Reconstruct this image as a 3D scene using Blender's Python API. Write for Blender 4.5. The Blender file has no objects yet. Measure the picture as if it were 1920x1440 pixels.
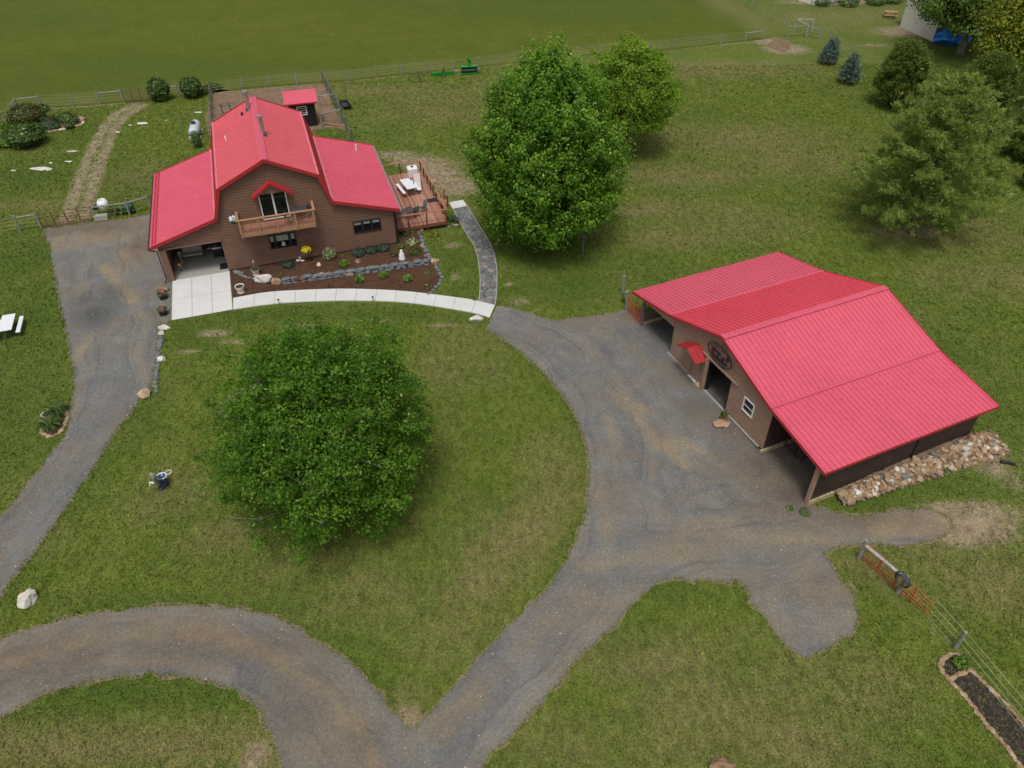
import bpy, math, random
import numpy as np
from mathutils import Vector, Matrix, noise
from mathutils.geometry import delaunay_2d_cdt
R = math.radians
S = bpy.context.scene
C = S.collection
# ------------------------------------------------------------------ camera, sky, sun, exposure
FPX, PITCH, ROLL, CAMH = 1459.571, 40.96, 0.52, 30.0
cam = bpy.data.cameras.new('camera'); camo = bpy.data.objects.new('camera', cam); C.objects.link(camo)
camo.location = (0, 0, CAMH)
camo.matrix_world = Matrix.Translation((0, 0, CAMH)) @ Matrix.Rotation(R(90 - PITCH), 4, 'X') @ Matrix.Rotation(R(-ROLL), 4, 'Z')
cam.sensor_fit = 'HORIZONTAL'; cam.sensor_width = 36; cam.lens = FPX / 1920 * 36
cam.clip_start = .5; cam.clip_end = 3000
S.camera = camo
W = bpy.data.worlds.new('World'); S.world = W; W.use_nodes = True
wn = W.node_tree; wn.nodes.clear()
SUN_EL, SUN_AZ = 67, 184           # azimuth from +Y clockwise: light comes from behind the camera, a little left
sky = wn.nodes.new('ShaderNodeTexSky'); sky.sky_type = 'NISHITA'; sky.sun_disc = False
sky.sun_elevation = R(SUN_EL); sky.sun_rotation = R(SUN_AZ); sky.air_density = 1.0; sky.dust_density = 5.0; sky.ozone_density = 1.0
hs = wn.nodes.new('ShaderNodeHueSaturation'); hs.inputs['Saturation'].default_value = .22
bg = wn.nodes.new('ShaderNodeBackground'); bg.inputs['Strength'].default_value = .105
wo = wn.nodes.new('ShaderNodeOutputWorld')
wn.links.new(sky.outputs[0], hs.inputs['Color']); wn.links.new(hs.outputs[0], bg.inputs[0]); wn.links.new(bg.outputs[0], wo.inputs[0])
sl = bpy.data.lights.new('sun', 'SUN'); sl.energy = 1.45; sl.angle = R(13); sl.color = (1, .96, .9)
so = bpy.data.objects.new('sun', sl); C.objects.link(so)
az, el = R(SUN_AZ), R(SUN_EL)
so.rotation_euler = Vector((math.sin(az) * math.cos(el), math.cos(az) * math.cos(el), math.sin(el))).to_track_quat('Z', 'Y').to_euler()
so.location = (-20, -20, 60)
S.view_settings.view_transform = 'Standard'; S.view_settings.look = 'None'; S.view_settings.gamma = 1
S.view_settings.exposure = .14
S.render.engine = 'CYCLES'
# ------------------------------------------------------------------ building positions (metres)
HX, HY, HYAW = -16.129, 48.178, 17.311
BX, BY, BYAW = 11.474, 33.103, -66.306
def loc2w(X, Y, yaw, x, y):
    a = R(yaw); return X + x * math.cos(a) - y * math.sin(a), Y + x * math.sin(a) + y * math.cos(a)
def HL(x, y): return loc2w(HX, HY, HYAW, x, y)
def BL(x, y): return loc2w(BX, BY, BYAW, x, y)
DIP = BL(9.6, 0.0)
def hz(x, y):
    "height of the ground: flat, with a dip by the low corner of the barn"
    return -.36 * np.exp(-(((x - DIP[0])**2 + (y - DIP[1])**2) / 30.0))
def G(u, v, z=None):
    "ground point seen at full-size photograph pixel (u, v)"
    a = u - 960; b = 720 - v; c, s = math.cos(R(ROLL)), math.sin(R(ROLL)); p = R(PITCH)
    x = (c * a + s * b) / FPX; y = (-s * a + c * b) / FPX
    fw = math.cos(p) + y * math.sin(p); dz = -math.sin(p) + y * math.cos(p)
    zz = 0. if z is None else z
    for _ in range(4):
        t = (zz - CAMH) / dz
        if z is not None: break
        zz = float(hz(x * t, fw * t))
    return Vector((x * t, fw * t, zz))
# ------------------------------------------------------------------ materials
def NT(name):
    m = bpy.data.materials.new(name); m.use_nodes = True; t = m.node_tree; t.nodes.clear()
    o = t.nodes.new('ShaderNodeOutputMaterial'); b = t.nodes.new('ShaderNodeBsdfPrincipled')
    t.links.new(b.outputs[0], o.inputs[0]); return m, t, b, o
def ramp(t, src, stops, interp='LINEAR'):
    r = t.nodes.new('ShaderNodeValToRGB'); r.color_ramp.interpolation = interp
    e = r.color_ramp.elements
    while len(e) < len(stops): e.new(.5)
    for el_, (p, c) in zip(e, stops): el_.position = p; el_.color = (*c, 1) if len(c) == 3 else c
    t.links.new(src, r.inputs[0]); return r.outputs[0]
def g1(v): return (v, v, v)
def noi(t, scale, detail=4, rough=.55, co=None, dist=0, kind='Object', stretch=None):
    n = t.nodes.new('ShaderNodeTexNoise'); n.inputs['Scale'].default_value = scale
    n.inputs['Detail'].default_value = detail; n.inputs['Roughness'].default_value = rough; n.inputs['Distortion'].default_value = dist
    if co is None:
        tc = t.nodes.new('ShaderNodeTexCoord'); co = tc.outputs[kind]
    if stretch:
        mp = t.nodes.new('ShaderNodeMapping'); mp.inputs['Scale'].default_value = stretch[:3]
        if len(stretch) > 3: mp.inputs['Rotation'].default_value = (0, 0, stretch[3])
        t.links.new(co, mp.inputs[0]); co = mp.outputs[0]
    t.links.new(co, n.inputs['Vector']); return n.outputs['Fac']
def mix(t, fac, a, b, mode='MIX'):
    m = t.nodes.new('ShaderNodeMix'); m.data_type = 'RGBA'; m.blend_type = mode
    for i, s in ((0, fac), (6, a), (7, b)):
        if hasattr(s, 'links'): t.links.new(s, m.inputs[i])
        else: m.inputs[i].default_value = s if i == 0 else (*s, 1)
    return m.outputs[2]
def mth(t, op, a, b=None, clamp=False):
    m = t.nodes.new('ShaderNodeMath'); m.operation = op; m.use_clamp = clamp
    for i, s in enumerate((a, b)):
        if s is None: continue
        if hasattr(s, 'links'): t.links.new(s, m.inputs[i])
        else: m.inputs[i].default_value = s
    return m.outputs[0]
def attr(t, name):
    a = t.nodes.new('ShaderNodeAttribute'); a.attribute_name = name; return a.outputs['Fac']
def bump(t, b, h, s=.3, d=.02):
    n = t.nodes.new('ShaderNodeBump'); n.inputs['Strength'].default_value = s; n.inputs['Distance'].default_value = d
    t.links.new(h, n.inputs['Height']); t.links.new(n.outputs[0], b.inputs['Normal'])
def mat(name, col, rough=.6, var=.18, scale=3, metal=0, spec=.5, bmp=0, bscale=20):
    m, t, b, o = NT(name)
    n = noi(t, scale, 5, .6)
    c = ramp(t, n, [(.3, tuple(max(0, x * (1 - var)) for x in col)), (.7, tuple(min(1, x * (1 + var)) for x in col))])
    t.links.new(c, b.inputs['Base Color']); b.inputs['Roughness'].default_value = rough; b.inputs['Metallic'].default_value = metal
    b.inputs['Specular IOR Level'].default_value = spec
    if bmp: bump(t, b, noi(t, bscale, 3), bmp)
    m.diffuse_color = (*col, 1)
    return m
M = {}
def roofmat(name, col, rough=.42):
    m, t, b, o = NT(name)
    n = noi(t, .35, 4, .6); n2 = noi(t, 9, 3, .6)
    c = mix(t, .6, ramp(t, n, [(.3, tuple(x * .9 for x in col)), (.7, tuple(min(1, x * 1.1) for x in col))]), ramp(t, n2, [(.35, tuple(x * .9 for x in col)), (.7, tuple(min(1, x * 1.1) for x in col))]))
    c = mix(t, ramp(t, noi(t, .12, 5, .7), [(.4, g1(0)), (.7, g1(.3))]), c, tuple(min(1, x * 1.15 + .03) for x in col))
    c = mix(t, .5, c, ramp(t, noi(t, 1.3, 5, .75), [(.3, g1(.84)), (.55, g1(1.02))]), 'MULTIPLY')
    t.links.new(c, b.inputs['Base Color']); b.inputs['Roughness'].default_value = rough
    b.inputs['Specular IOR Level'].default_value = .6; b.inputs['Coat Weight'].default_value = .25; b.inputs['Coat Roughness'].default_value = .35
    return m
M['roof'] = roofmat('red_metal_sky_sheen', (.60, .082, .135))  # pink sheen of the sky is put into the base colour
M['roofh'] = roofmat('red_metal_house', (.60, .088, .115))  # house roof: sky sheen in the colour too, less pink
M['roof2'] = roofmat('red_metal_dim_slope', (.64, .052, .085))  # deeper copy for the less lit barn slope, less painted sheen
M['trim'] = roofmat('red_trim', (.36, .014, .02), .5)
M['siding'] = mat('brown_siding', (.180, .100, .067), .65, .1, 1.5, bmp=.1)
M['siding2'] = mat('tan_brown_siding', (.34, .218, .158), .65, .12, 1.5, bmp=.1)
M['brownmetal'] = mat('dark_brown_metal', (.040, .024, .022), .45, .15, 1)
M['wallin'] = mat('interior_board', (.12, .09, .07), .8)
M['found'] = mat('foundation_board', (.36, .30, .17), .8, .25, 4, bmp=.2)
M['block'] = mat('concrete_block', (.33, .32, .29), .85, .2, 4)
M['black'] = mat('black_paint', (.015, .015, .017), .45)
M['blackmet'] = mat('black_iron', (.02, .02, .022), .4)
M['frame'] = mat('dark_bronze_frame', (.02, .016, .014), .5)
M['white'] = mat('white_paint', (.75, .75, .75), .5, .05)
M['whiteplas'] = mat('white_plastic', (.72, .74, .78), .35, .04)
M['deckwood'] = mat('cedar_rail', (.36, .16, .09), .6, .2, 6)
M['balwood'] = mat('tan_stained_wood', (.37, .20, .11), .6, .15, 6)
M['darkwood'] = mat('red_brown_post', (.13, .04, .025), .6, .2, 6)
M['greywood'] = mat('weathered_wood', (.24, .23, .215), .85, .4, 9, bmp=.3)
M['greydark'] = mat('old_dark_wood', (.12, .115, .11), .85, .4, 9, bmp=.3)
M['whitewood'] = mat('bleached_peeling_wood', (.36, .355, .34), .85, .4, 5, bmp=.3)
M['steel'] = mat('galvanised_steel', (.5, .5, .5), .4, .2, 6, metal=.8)
M['rust'] = mat('rusty_gate_steel', (.15, .065, .045), .7, .4, 8)
M['redgate'] = mat('red_gate_paint', (.50, .09, .05), .5, .3, 5)
M['wire'] = mat('wire_strand', (.33, .35, .24), .6, .1, 5)
M['mesh'] = mat('wire_mesh', (.16, .17, .16), .6)
M['trunk'] = mat('bark', (.115, .095, .08), .9, .35, 6, bmp=.5)
M['trunkg'] = mat('grey_bark', (.19, .17, .155), .9, .35, 6, bmp=.5)
M['green'] = mat('green_paint', (.01, .22, .03), .35, .08)
M['darkgreen'] = mat('dark_green_paint', (.01, .07, .02), .35, .1)
M['yellow'] = mat('yellow_paint', (.75, .50, .02), .4, .08)
M['yelflower'] = mat('yellow_petals', (.75, .62, .02), .7, .2, 20)
M['redflower'] = mat('red_petals', (.42, .01, .03), .7, .3, 20)
M['pinkflower'] = mat('pink_petals', (.6, .12, .25), .7, .3, 20)
M['whiteflower'] = mat('white_petals', (.75, .75, .82), .7, .1, 20)
M['rubber'] = mat('rubber', (.015, .015, .016), .7)
M['tarp'] = mat('blue_tarp', (.015, .24, .85), .45, .25, 2, bmp=.3)
M['blueglaze'] = mat('blue_glaze', (.02, .06, .2), .25)
M['teal'] = mat('teal_metal_roof', (.04, .22, .22), .5)
M['offwhite'] = mat('cream_metal_wall', (.62, .60, .54), .6, .06, .5)
M['greywall'] = mat('grey_board_wall', (.2, .2, .2), .8)
M['terracotta'] = mat('terracotta', (.35, .12, .06), .8)
M['potcream'] = mat('cream_stone_pot', (.55, .50, .43), .7, .15, 8)
M['potin'] = mat('potting_soil', (.04, .03, .025), .9)
M['orange'] = mat('orange_plastic', (.7, .3, .02), .5)
M['cushion'] = mat('beige_fabric', (.38, .34, .30), .85, .12, 12)
M['sling'] = mat('pale_sling_fabric', (.55, .50, .47), .8, .08, 12)
M['leadgrey'] = mat('slate_grey_metal', (.05, .055, .065), .5)
M['tank'] = mat('tank_white', (.5, .54, .58), .4, .12, 2)
M['mosspost'] = mat('mossy_wood', (.17, .20, .11), .9, .4, 9)
def glassmat():
    m, t, b, o = NT('dark_glass'); b.inputs['Base Color'].default_value = (.008, .01, .012, 1); b.inputs['Roughness'].default_value = .04; b.inputs['Specular IOR Level'].default_value = .6; return m
M['glass'] = glassmat()
M['blind_reflection'] = mat('blind_sky_reflection', (.30, .34, .34), .5)
def deckmat():
    m, t, b, o = NT('deck_boards')
    tc = t.nodes.new('ShaderNodeTexCoord'); sp = t.nodes.new('ShaderNodeSeparateXYZ'); t.links.new(tc.outputs['Object'], sp.inputs[0])
    fx = mth(t, 'MULTIPLY', sp.outputs[0], 1 / .145); fl = mth(t, 'FLOOR', fx); fr = mth(t, 'FRACT', fx)
    wnn = t.nodes.new('ShaderNodeTexWhiteNoise'); wnn.noise_dimensions = '1D'; t.links.new(fl, wnn.inputs['W'])
    c = ramp(t, wnn.outputs['Value'], [(0, (.25, .10, .07)), (.5, (.36, .165, .11)), (1, (.46, .25, .17))])
    gr = noi(t, 4, 5, .6, co=tc.outputs['Object'], stretch=(6, .7, 1)); c = mix(t, .6, c, ramp(t, gr, [(.3, g1(.62)), (.7, g1(1.25))]), 'MULTIPLY')
    gap = ramp(t, fr, [(0, g1(.25)), (.06, g1(1)), (.94, g1(1)), (1, g1(.25))]); c = mix(t, 1, c, gap, 'MULTIPLY')
    t.links.new(c, b.inputs['Base Color']); b.inputs['Roughness'].default_value = .6; return m
M['deck'] = deckmat()
def lawnmat(name, pasture=False, blade=False):
    m, t, b, o = NT(name)
    big = noi(t, .045, 4, .6); mid = noi(t, .33, 5, .65, dist=.4); fin = noi(t, 2.2, 6, .75); vf = noi(t, 14, 3, .7)
    st = noi(t, 2.6, 5, .75, stretch=(1, .5, 1, .35))
    if pasture:
        c = ramp(t, mid, [(.25, (.072, .092, .009)), (.5, (.088, .106, .012)), (.75, (.108, .118, .016))])
        c = mix(t, ramp(t, noi(t, .02, 5, .6, stretch=(.5, 1.6, 1, .1)), [(.4, g1(0)), (.6, g1(.8))]), c, (.060, .092, .009))
        c = mix(t, .6, c, ramp(t, st, [(.3, g1(.8)), (.7, g1(1.2))]), 'MULTIPLY')
        c = mix(t, mth(t, 'MULTIPLY', attr(t, 'dry'), .6), c, (.17, .16, .06))
        c = mix(t, .8, c, ramp(t, fin, [(.25, g1(.78)), (.75, g1(1.25))]), 'MULTIPLY')
    else:
        c = ramp(t, mid, [(.33, (.078, .116, .018)), (.5, (.100, .132, .023)), (.66, (.127, .143, .032))])
        c = mix(t, ramp(t, big, [(.38, g1(0)), (.66, g1(.6))]), c, (.100, .126, .018))
        c = mix(t, mth(t, 'MULTIPLY', ramp(t, fin, [(.52, g1(0)), (.68, g1(1))]), .42), c, (.185, .165, .055))
        c = mix(t, mth(t, 'MULTIPLY', attr(t, 'lush_shade'), ramp(t, st, [(.3, g1(.3)), (.6, g1(.8))])), c, (.050, .090, .013))
        c = mix(t, mth(t, 'MULTIPLY', attr(t, 'dry'), ramp(t, mth(t, 'ADD', mth(t, 'MULTIPLY', fin, .6), mth(t, 'MULTIPLY', mid, .4)), [(.38, g1(.2)), (.58, g1(.9))])), c, (.185, .150, .070))
        bare = mth(t, 'MULTIPLY', attr(t, 'bare'), 1.5)
        thr = mth(t, 'SUBTRACT', bare, ramp(t, mth(t, 'ADD', mth(t, 'MULTIPLY', fin, .7), mth(t, 'MULTIPLY', mid, .3)), [(.3, g1(0)), (.7, g1(1))]))
        bc = ramp(t, noi(t, 1.6, 6, .7), [(.3, (.15, .115, .07)), (.5, (.24, .19, .12)), (.7, (.33, .275, .18))])
        c = mix(t, ramp(t, thr, [(0, g1(0)), (.6, g1(1))]), c, bc)
        c = mix(t, .9, c, ramp(t, st, [(.33, g1(.70)), (.67, g1(1.32))]), 'MULTIPLY')
        c = mix(t, .9, c, ramp(t, vf, [(.32, g1(.6)), (.68, g1(1.42))]), 'MULTIPLY')
    if blade:
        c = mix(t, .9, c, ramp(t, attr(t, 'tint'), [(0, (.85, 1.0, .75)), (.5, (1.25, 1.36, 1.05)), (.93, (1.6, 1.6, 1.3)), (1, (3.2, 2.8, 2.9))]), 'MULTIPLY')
    t.links.new(c, b.inputs['Base Color']); b.inputs['Roughness'].default_value = .85; b.inputs['Specular IOR Level'].default_value = .15
    if not blade:
        bump(t, b, mth(t, 'ADD', vf, mth(t, 'MULTIPLY', fin, 1.5)), .5, .06)
    return m
M['lawn'] = lawnmat('lawn_grass'); M['pasture'] = lawnmat('pasture_grass', True); M['blade'] = lawnmat('grass_blades', False, True)
def gravelmat():
    m, t, b, o = NT('gravel')
    mid = noi(t, .5, 5, .65, dist=.5); fin = noi(t, 9, 6, .8); vf = noi(t, 38, 3, .8)
    st = noi(t, .9, 4, .6, stretch=(.25, 1, 1, .2))
    c = ramp(t, mid, [(.3, (.128, .131, .131)), (.5, (.168, .170, .166)), (.68, (.220, .214, .198))])
    c = mix(t, ramp(t, noi(t, .35, 5, .65, dist=1.2), [(.42, g1(0)), (.62, g1(.75))]), c, (.19, .160, .125))
    d = attr(t, 'dirt')
    c = mix(t, mth(t, 'MULTIPLY', d, ramp(t, st, [(.3, g1(.45)), (.65, g1(1))])), c, ramp(t, noi(t, .8, 5, .7), [(.3, (.24, .185, .125)), (.7, (.40, .30, .16))]))
    ln = t.nodes.new('ShaderNodeTexNoise'); ln.noise_dimensions = '1D'; ln.inputs['Scale'].default_value = 1.5; ln.inputs['Detail'].default_value = 3
    wv = noi(t, .25, 3, .5); t.links.new(mth(t, 'ADD', attr(t, 'lat'), mth(t, 'MULTIPLY', wv, 2.6)), ln.inputs['W'])
    brk = mth(t, 'MULTIPLY', ramp(t, noi(t, .3, 4, .6, dist=.8), [(.4, g1(.12)), (.6, g1(.9))]), ramp(t, mth(t, 'MULTIPLY', attr(t, 'lat'), .1), [(.18, g1(1)), (.36, g1(.28))]))
    c = mix(t, mth(t, 'MULTIPLY', ramp(t, ln.outputs['Fac'], [(.48, g1(0)), (.62, g1(.85))]), brk), c, (.265, .222, .16))
    c = mix(t, mth(t, 'MULTIPLY', ramp(t, ln.outputs['Fac'], [(.34, g1(.6)), (.46, g1(0))]), brk), c, (.105, .104, .102))
    c = mix(t, attr(t, 'brown'), c, ramp(t, noi(t, .8, 5, .7), [(.3, (.11, .088, .070)), (.7, (.19, .150, .115))]))
    c = mix(t, attr(t, 'darkp'), c, (.065, .067, .067))
    c = mix(t, 1, c, ramp(t, fin, [(.25, g1(.6)), (.5, g1(1)), (.75, g1(1.5))]), 'MULTIPLY')
    c = mix(t, 1, c, ramp(t, vf, [(.25, g1(.5)), (.5, g1(.95)), (.8, g1(1.8))]), 'MULTIPLY')
    t.links.new(c, b.inputs['Base Color']); b.inputs['Roughness'].default_value = .9; b.inputs['Specular IOR Level'].default_value = .2
    bump(t, b, mth(t, 'ADD', fin, vf), .7, .05); return m
M['gravel'] = gravelmat()
def soilmat(name, a, b_, c_, s=6):
    m, t, b, o = NT(name)
    n = noi(t, s, 7, .8); n2 = noi(t, .7, 4, .6); n3 = noi(t, s * 4, 4, .8)
    c = ramp(t, n, [(.28, a), (.5, b_), (.74, c_)])
    c = mix(t, .8, c, ramp(t, n2, [(.3, g1(.75)), (.7, g1(1.25))]), 'MULTIPLY'); c = mix(t, 1, c, ramp(t, n3, [(.25, g1(.55)), (.75, g1(1.5))]), 'MULTIPLY')
    t.links.new(c, b.inputs['Base Color']); b.inputs['Roughness'].default_value = .95; b.inputs['Specular IOR Level'].default_value = .15
    bump(t, b, mth(t, 'ADD', n, n3), .8, .06); return m
M['mulch'] = soilmat('bark_mulch', (.045, .022, .013), (.09, .047, .028), (.16, .095, .06))
M['dirt'] = soilmat('bare_dirt', (.13, .085, .055), (.20, .135, .085), (.28, .20, .14), 3)
M['soil'] = soilmat('dark_garden_soil', (.022, .016, .014), (.05, .038, .032), (.18, .15, .13), 5)
def concmat(name, col):
    m, t, b, o = NT(name)
    c = ramp(t, noi(t, .9, 6, .65), [(.3, tuple(x * .93 for x in col)), (.7, tuple(min(1, x * 1.05) for x in col))])
    c = mix(t, .8, c, ramp(t, noi(t, 25, 4, .7), [(.3, g1(.93)), (.7, g1(1.05))]), 'MULTIPLY')
    t.links.new(c, b.inputs['Base Color']); b.inputs['Roughness'].default_value = .8; b.inputs['Specular IOR Level'].default_value = .25
    bump(t, b, noi(t, 30, 4), .1); return m
M['conc'] = concmat('fresh_concrete', (.60, .60, .585)); M['oldconc'] = concmat('old_concrete', (.34, .33, .30)); M['joint'] = mat('joint_sand', (.16, .15, .14), .9)
def pathmat():
    m, t, b, o = NT('flagstones'); tc = t.nodes.new('ShaderNodeTexCoord')
    wv = t.nodes.new('ShaderNodeTexNoise'); wv.inputs['Scale'].default_value = 2.0; t.links.new(tc.outputs['Object'], wv.inputs['Vector'])
    mx = mix(t, .12, tc.outputs['Object'], wv.outputs['Color'])
    v = t.nodes.new('ShaderNodeTexVoronoi'); v.feature = 'DISTANCE_TO_EDGE'; v.inputs['Scale'].default_value = 2.6; t.links.new(mx, v.inputs['Vector'])
    v2 = t.nodes.new('ShaderNodeTexVoronoi'); v2.inputs['Scale'].default_value = 2.6; t.links.new(mx, v2.inputs['Vector'])
    sp = t.nodes.new('ShaderNodeSeparateColor'); t.links.new(v2.outputs['Color'], sp.inputs[0])
    c = ramp(t, sp.outputs[0], [(0, (.115, .125, .135)), (.5, (.16, .168, .17)), (.8, (.21, .205, .19)), (1, (.27, .235, .19))])
    c = mix(t, .7, c, ramp(t, noi(t, 7, 5, .7), [(.3, g1(.8)), (.7, g1(1.2))]), 'MULTIPLY')
    c = mix(t, ramp(t, v.outputs['Distance'], [(.02, g1(1)), (.09, g1(0))]), c, (.075, .07, .07))
    t.links.new(c, b.inputs['Base Color']); b.inputs['Roughness'].default_value = .8
    bump(t, b, ramp(t, v.outputs['Distance'], [(0, g1(0)), (.1, g1(1))]), .4, .03); return m
M['path'] = pathmat()
def stonemat(name, stops):
    m, t, b, o = NT(name); oi = t.nodes.new('ShaderNodeObjectInfo')
    c = ramp(t, mth(t, 'ADD', mth(t, 'MULTIPLY', noi(t, 3.5, 6, .7), .75), mth(t, 'MULTIPLY', oi.outputs['Random'], .25)), stops)
    t.links.new(c, b.inputs['Base Color']); b.inputs['Roughness'].default_value = .85; bump(t, b, noi(t, 12, 5, .7), .5, .04); return m
M['tanrock'] = stonemat('tan_rock', [(.25, (.13, .08, .045)), (.42, (.27, .17, .09)), (.58, (.40, .29, .18)), (.78, (.56, .48, .38))])
M['whiterock'] = stonemat('white_quartz', [(.25, (.26, .22, .16)), (.45, (.50, .46, .40)), (.65, (.68, .66, .62)), (.8, (.74, .73, .70))])
M['slate'] = stonemat('grey_flagstone', [(.25, (.08, .09, .10)), (.5, (.14, .155, .165)), (.75, (.22, .225, .21))])
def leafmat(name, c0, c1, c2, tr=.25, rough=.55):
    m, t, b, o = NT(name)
    c = ramp(t, attr(t, 'tint'), [(0, c0), (.5, c1), (.95, c2), (1, tuple(min(.6, x * 2.2 + .1) for x in c2))])  # last, palest stop paints leaf glints into the colour
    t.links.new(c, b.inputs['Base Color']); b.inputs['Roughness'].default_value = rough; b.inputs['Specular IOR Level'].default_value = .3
    tl = t.nodes.new('ShaderNodeBsdfTranslucent'); t.links.new(mix(t, 1, c, (1.2, 1.5, .6), 'MULTIPLY'), tl.inputs[0])
    ms = t.nodes.new('ShaderNodeMixShader'); ms.inputs[0].default_value = tr
    t.links.new(b.outputs[0], ms.inputs[1]); t.links.new(tl.outputs[0], ms.inputs[2]); t.links.new(ms.outputs[0], o.inputs[0]); return m
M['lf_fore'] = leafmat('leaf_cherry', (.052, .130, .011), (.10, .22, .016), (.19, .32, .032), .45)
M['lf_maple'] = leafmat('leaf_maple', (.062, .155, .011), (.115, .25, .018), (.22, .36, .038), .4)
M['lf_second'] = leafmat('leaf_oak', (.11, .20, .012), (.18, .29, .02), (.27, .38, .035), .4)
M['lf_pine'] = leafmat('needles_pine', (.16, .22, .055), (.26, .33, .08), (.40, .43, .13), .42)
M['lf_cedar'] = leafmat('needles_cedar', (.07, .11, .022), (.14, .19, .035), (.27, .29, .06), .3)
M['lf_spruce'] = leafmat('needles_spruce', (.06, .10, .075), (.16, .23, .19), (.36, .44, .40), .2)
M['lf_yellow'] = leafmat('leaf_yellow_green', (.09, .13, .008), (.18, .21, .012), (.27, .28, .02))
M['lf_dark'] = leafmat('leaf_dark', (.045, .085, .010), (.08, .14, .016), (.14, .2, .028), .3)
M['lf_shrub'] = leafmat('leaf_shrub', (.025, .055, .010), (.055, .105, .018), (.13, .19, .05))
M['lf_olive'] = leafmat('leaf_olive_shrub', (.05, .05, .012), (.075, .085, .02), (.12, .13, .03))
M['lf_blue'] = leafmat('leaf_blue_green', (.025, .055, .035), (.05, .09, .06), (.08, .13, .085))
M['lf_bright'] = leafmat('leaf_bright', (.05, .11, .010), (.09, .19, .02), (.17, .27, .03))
M['lf_varieg'] = leafmat('leaf_variegated', (.10, .15, .05), (.28, .33, .15), (.55, .58, .38))
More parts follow.
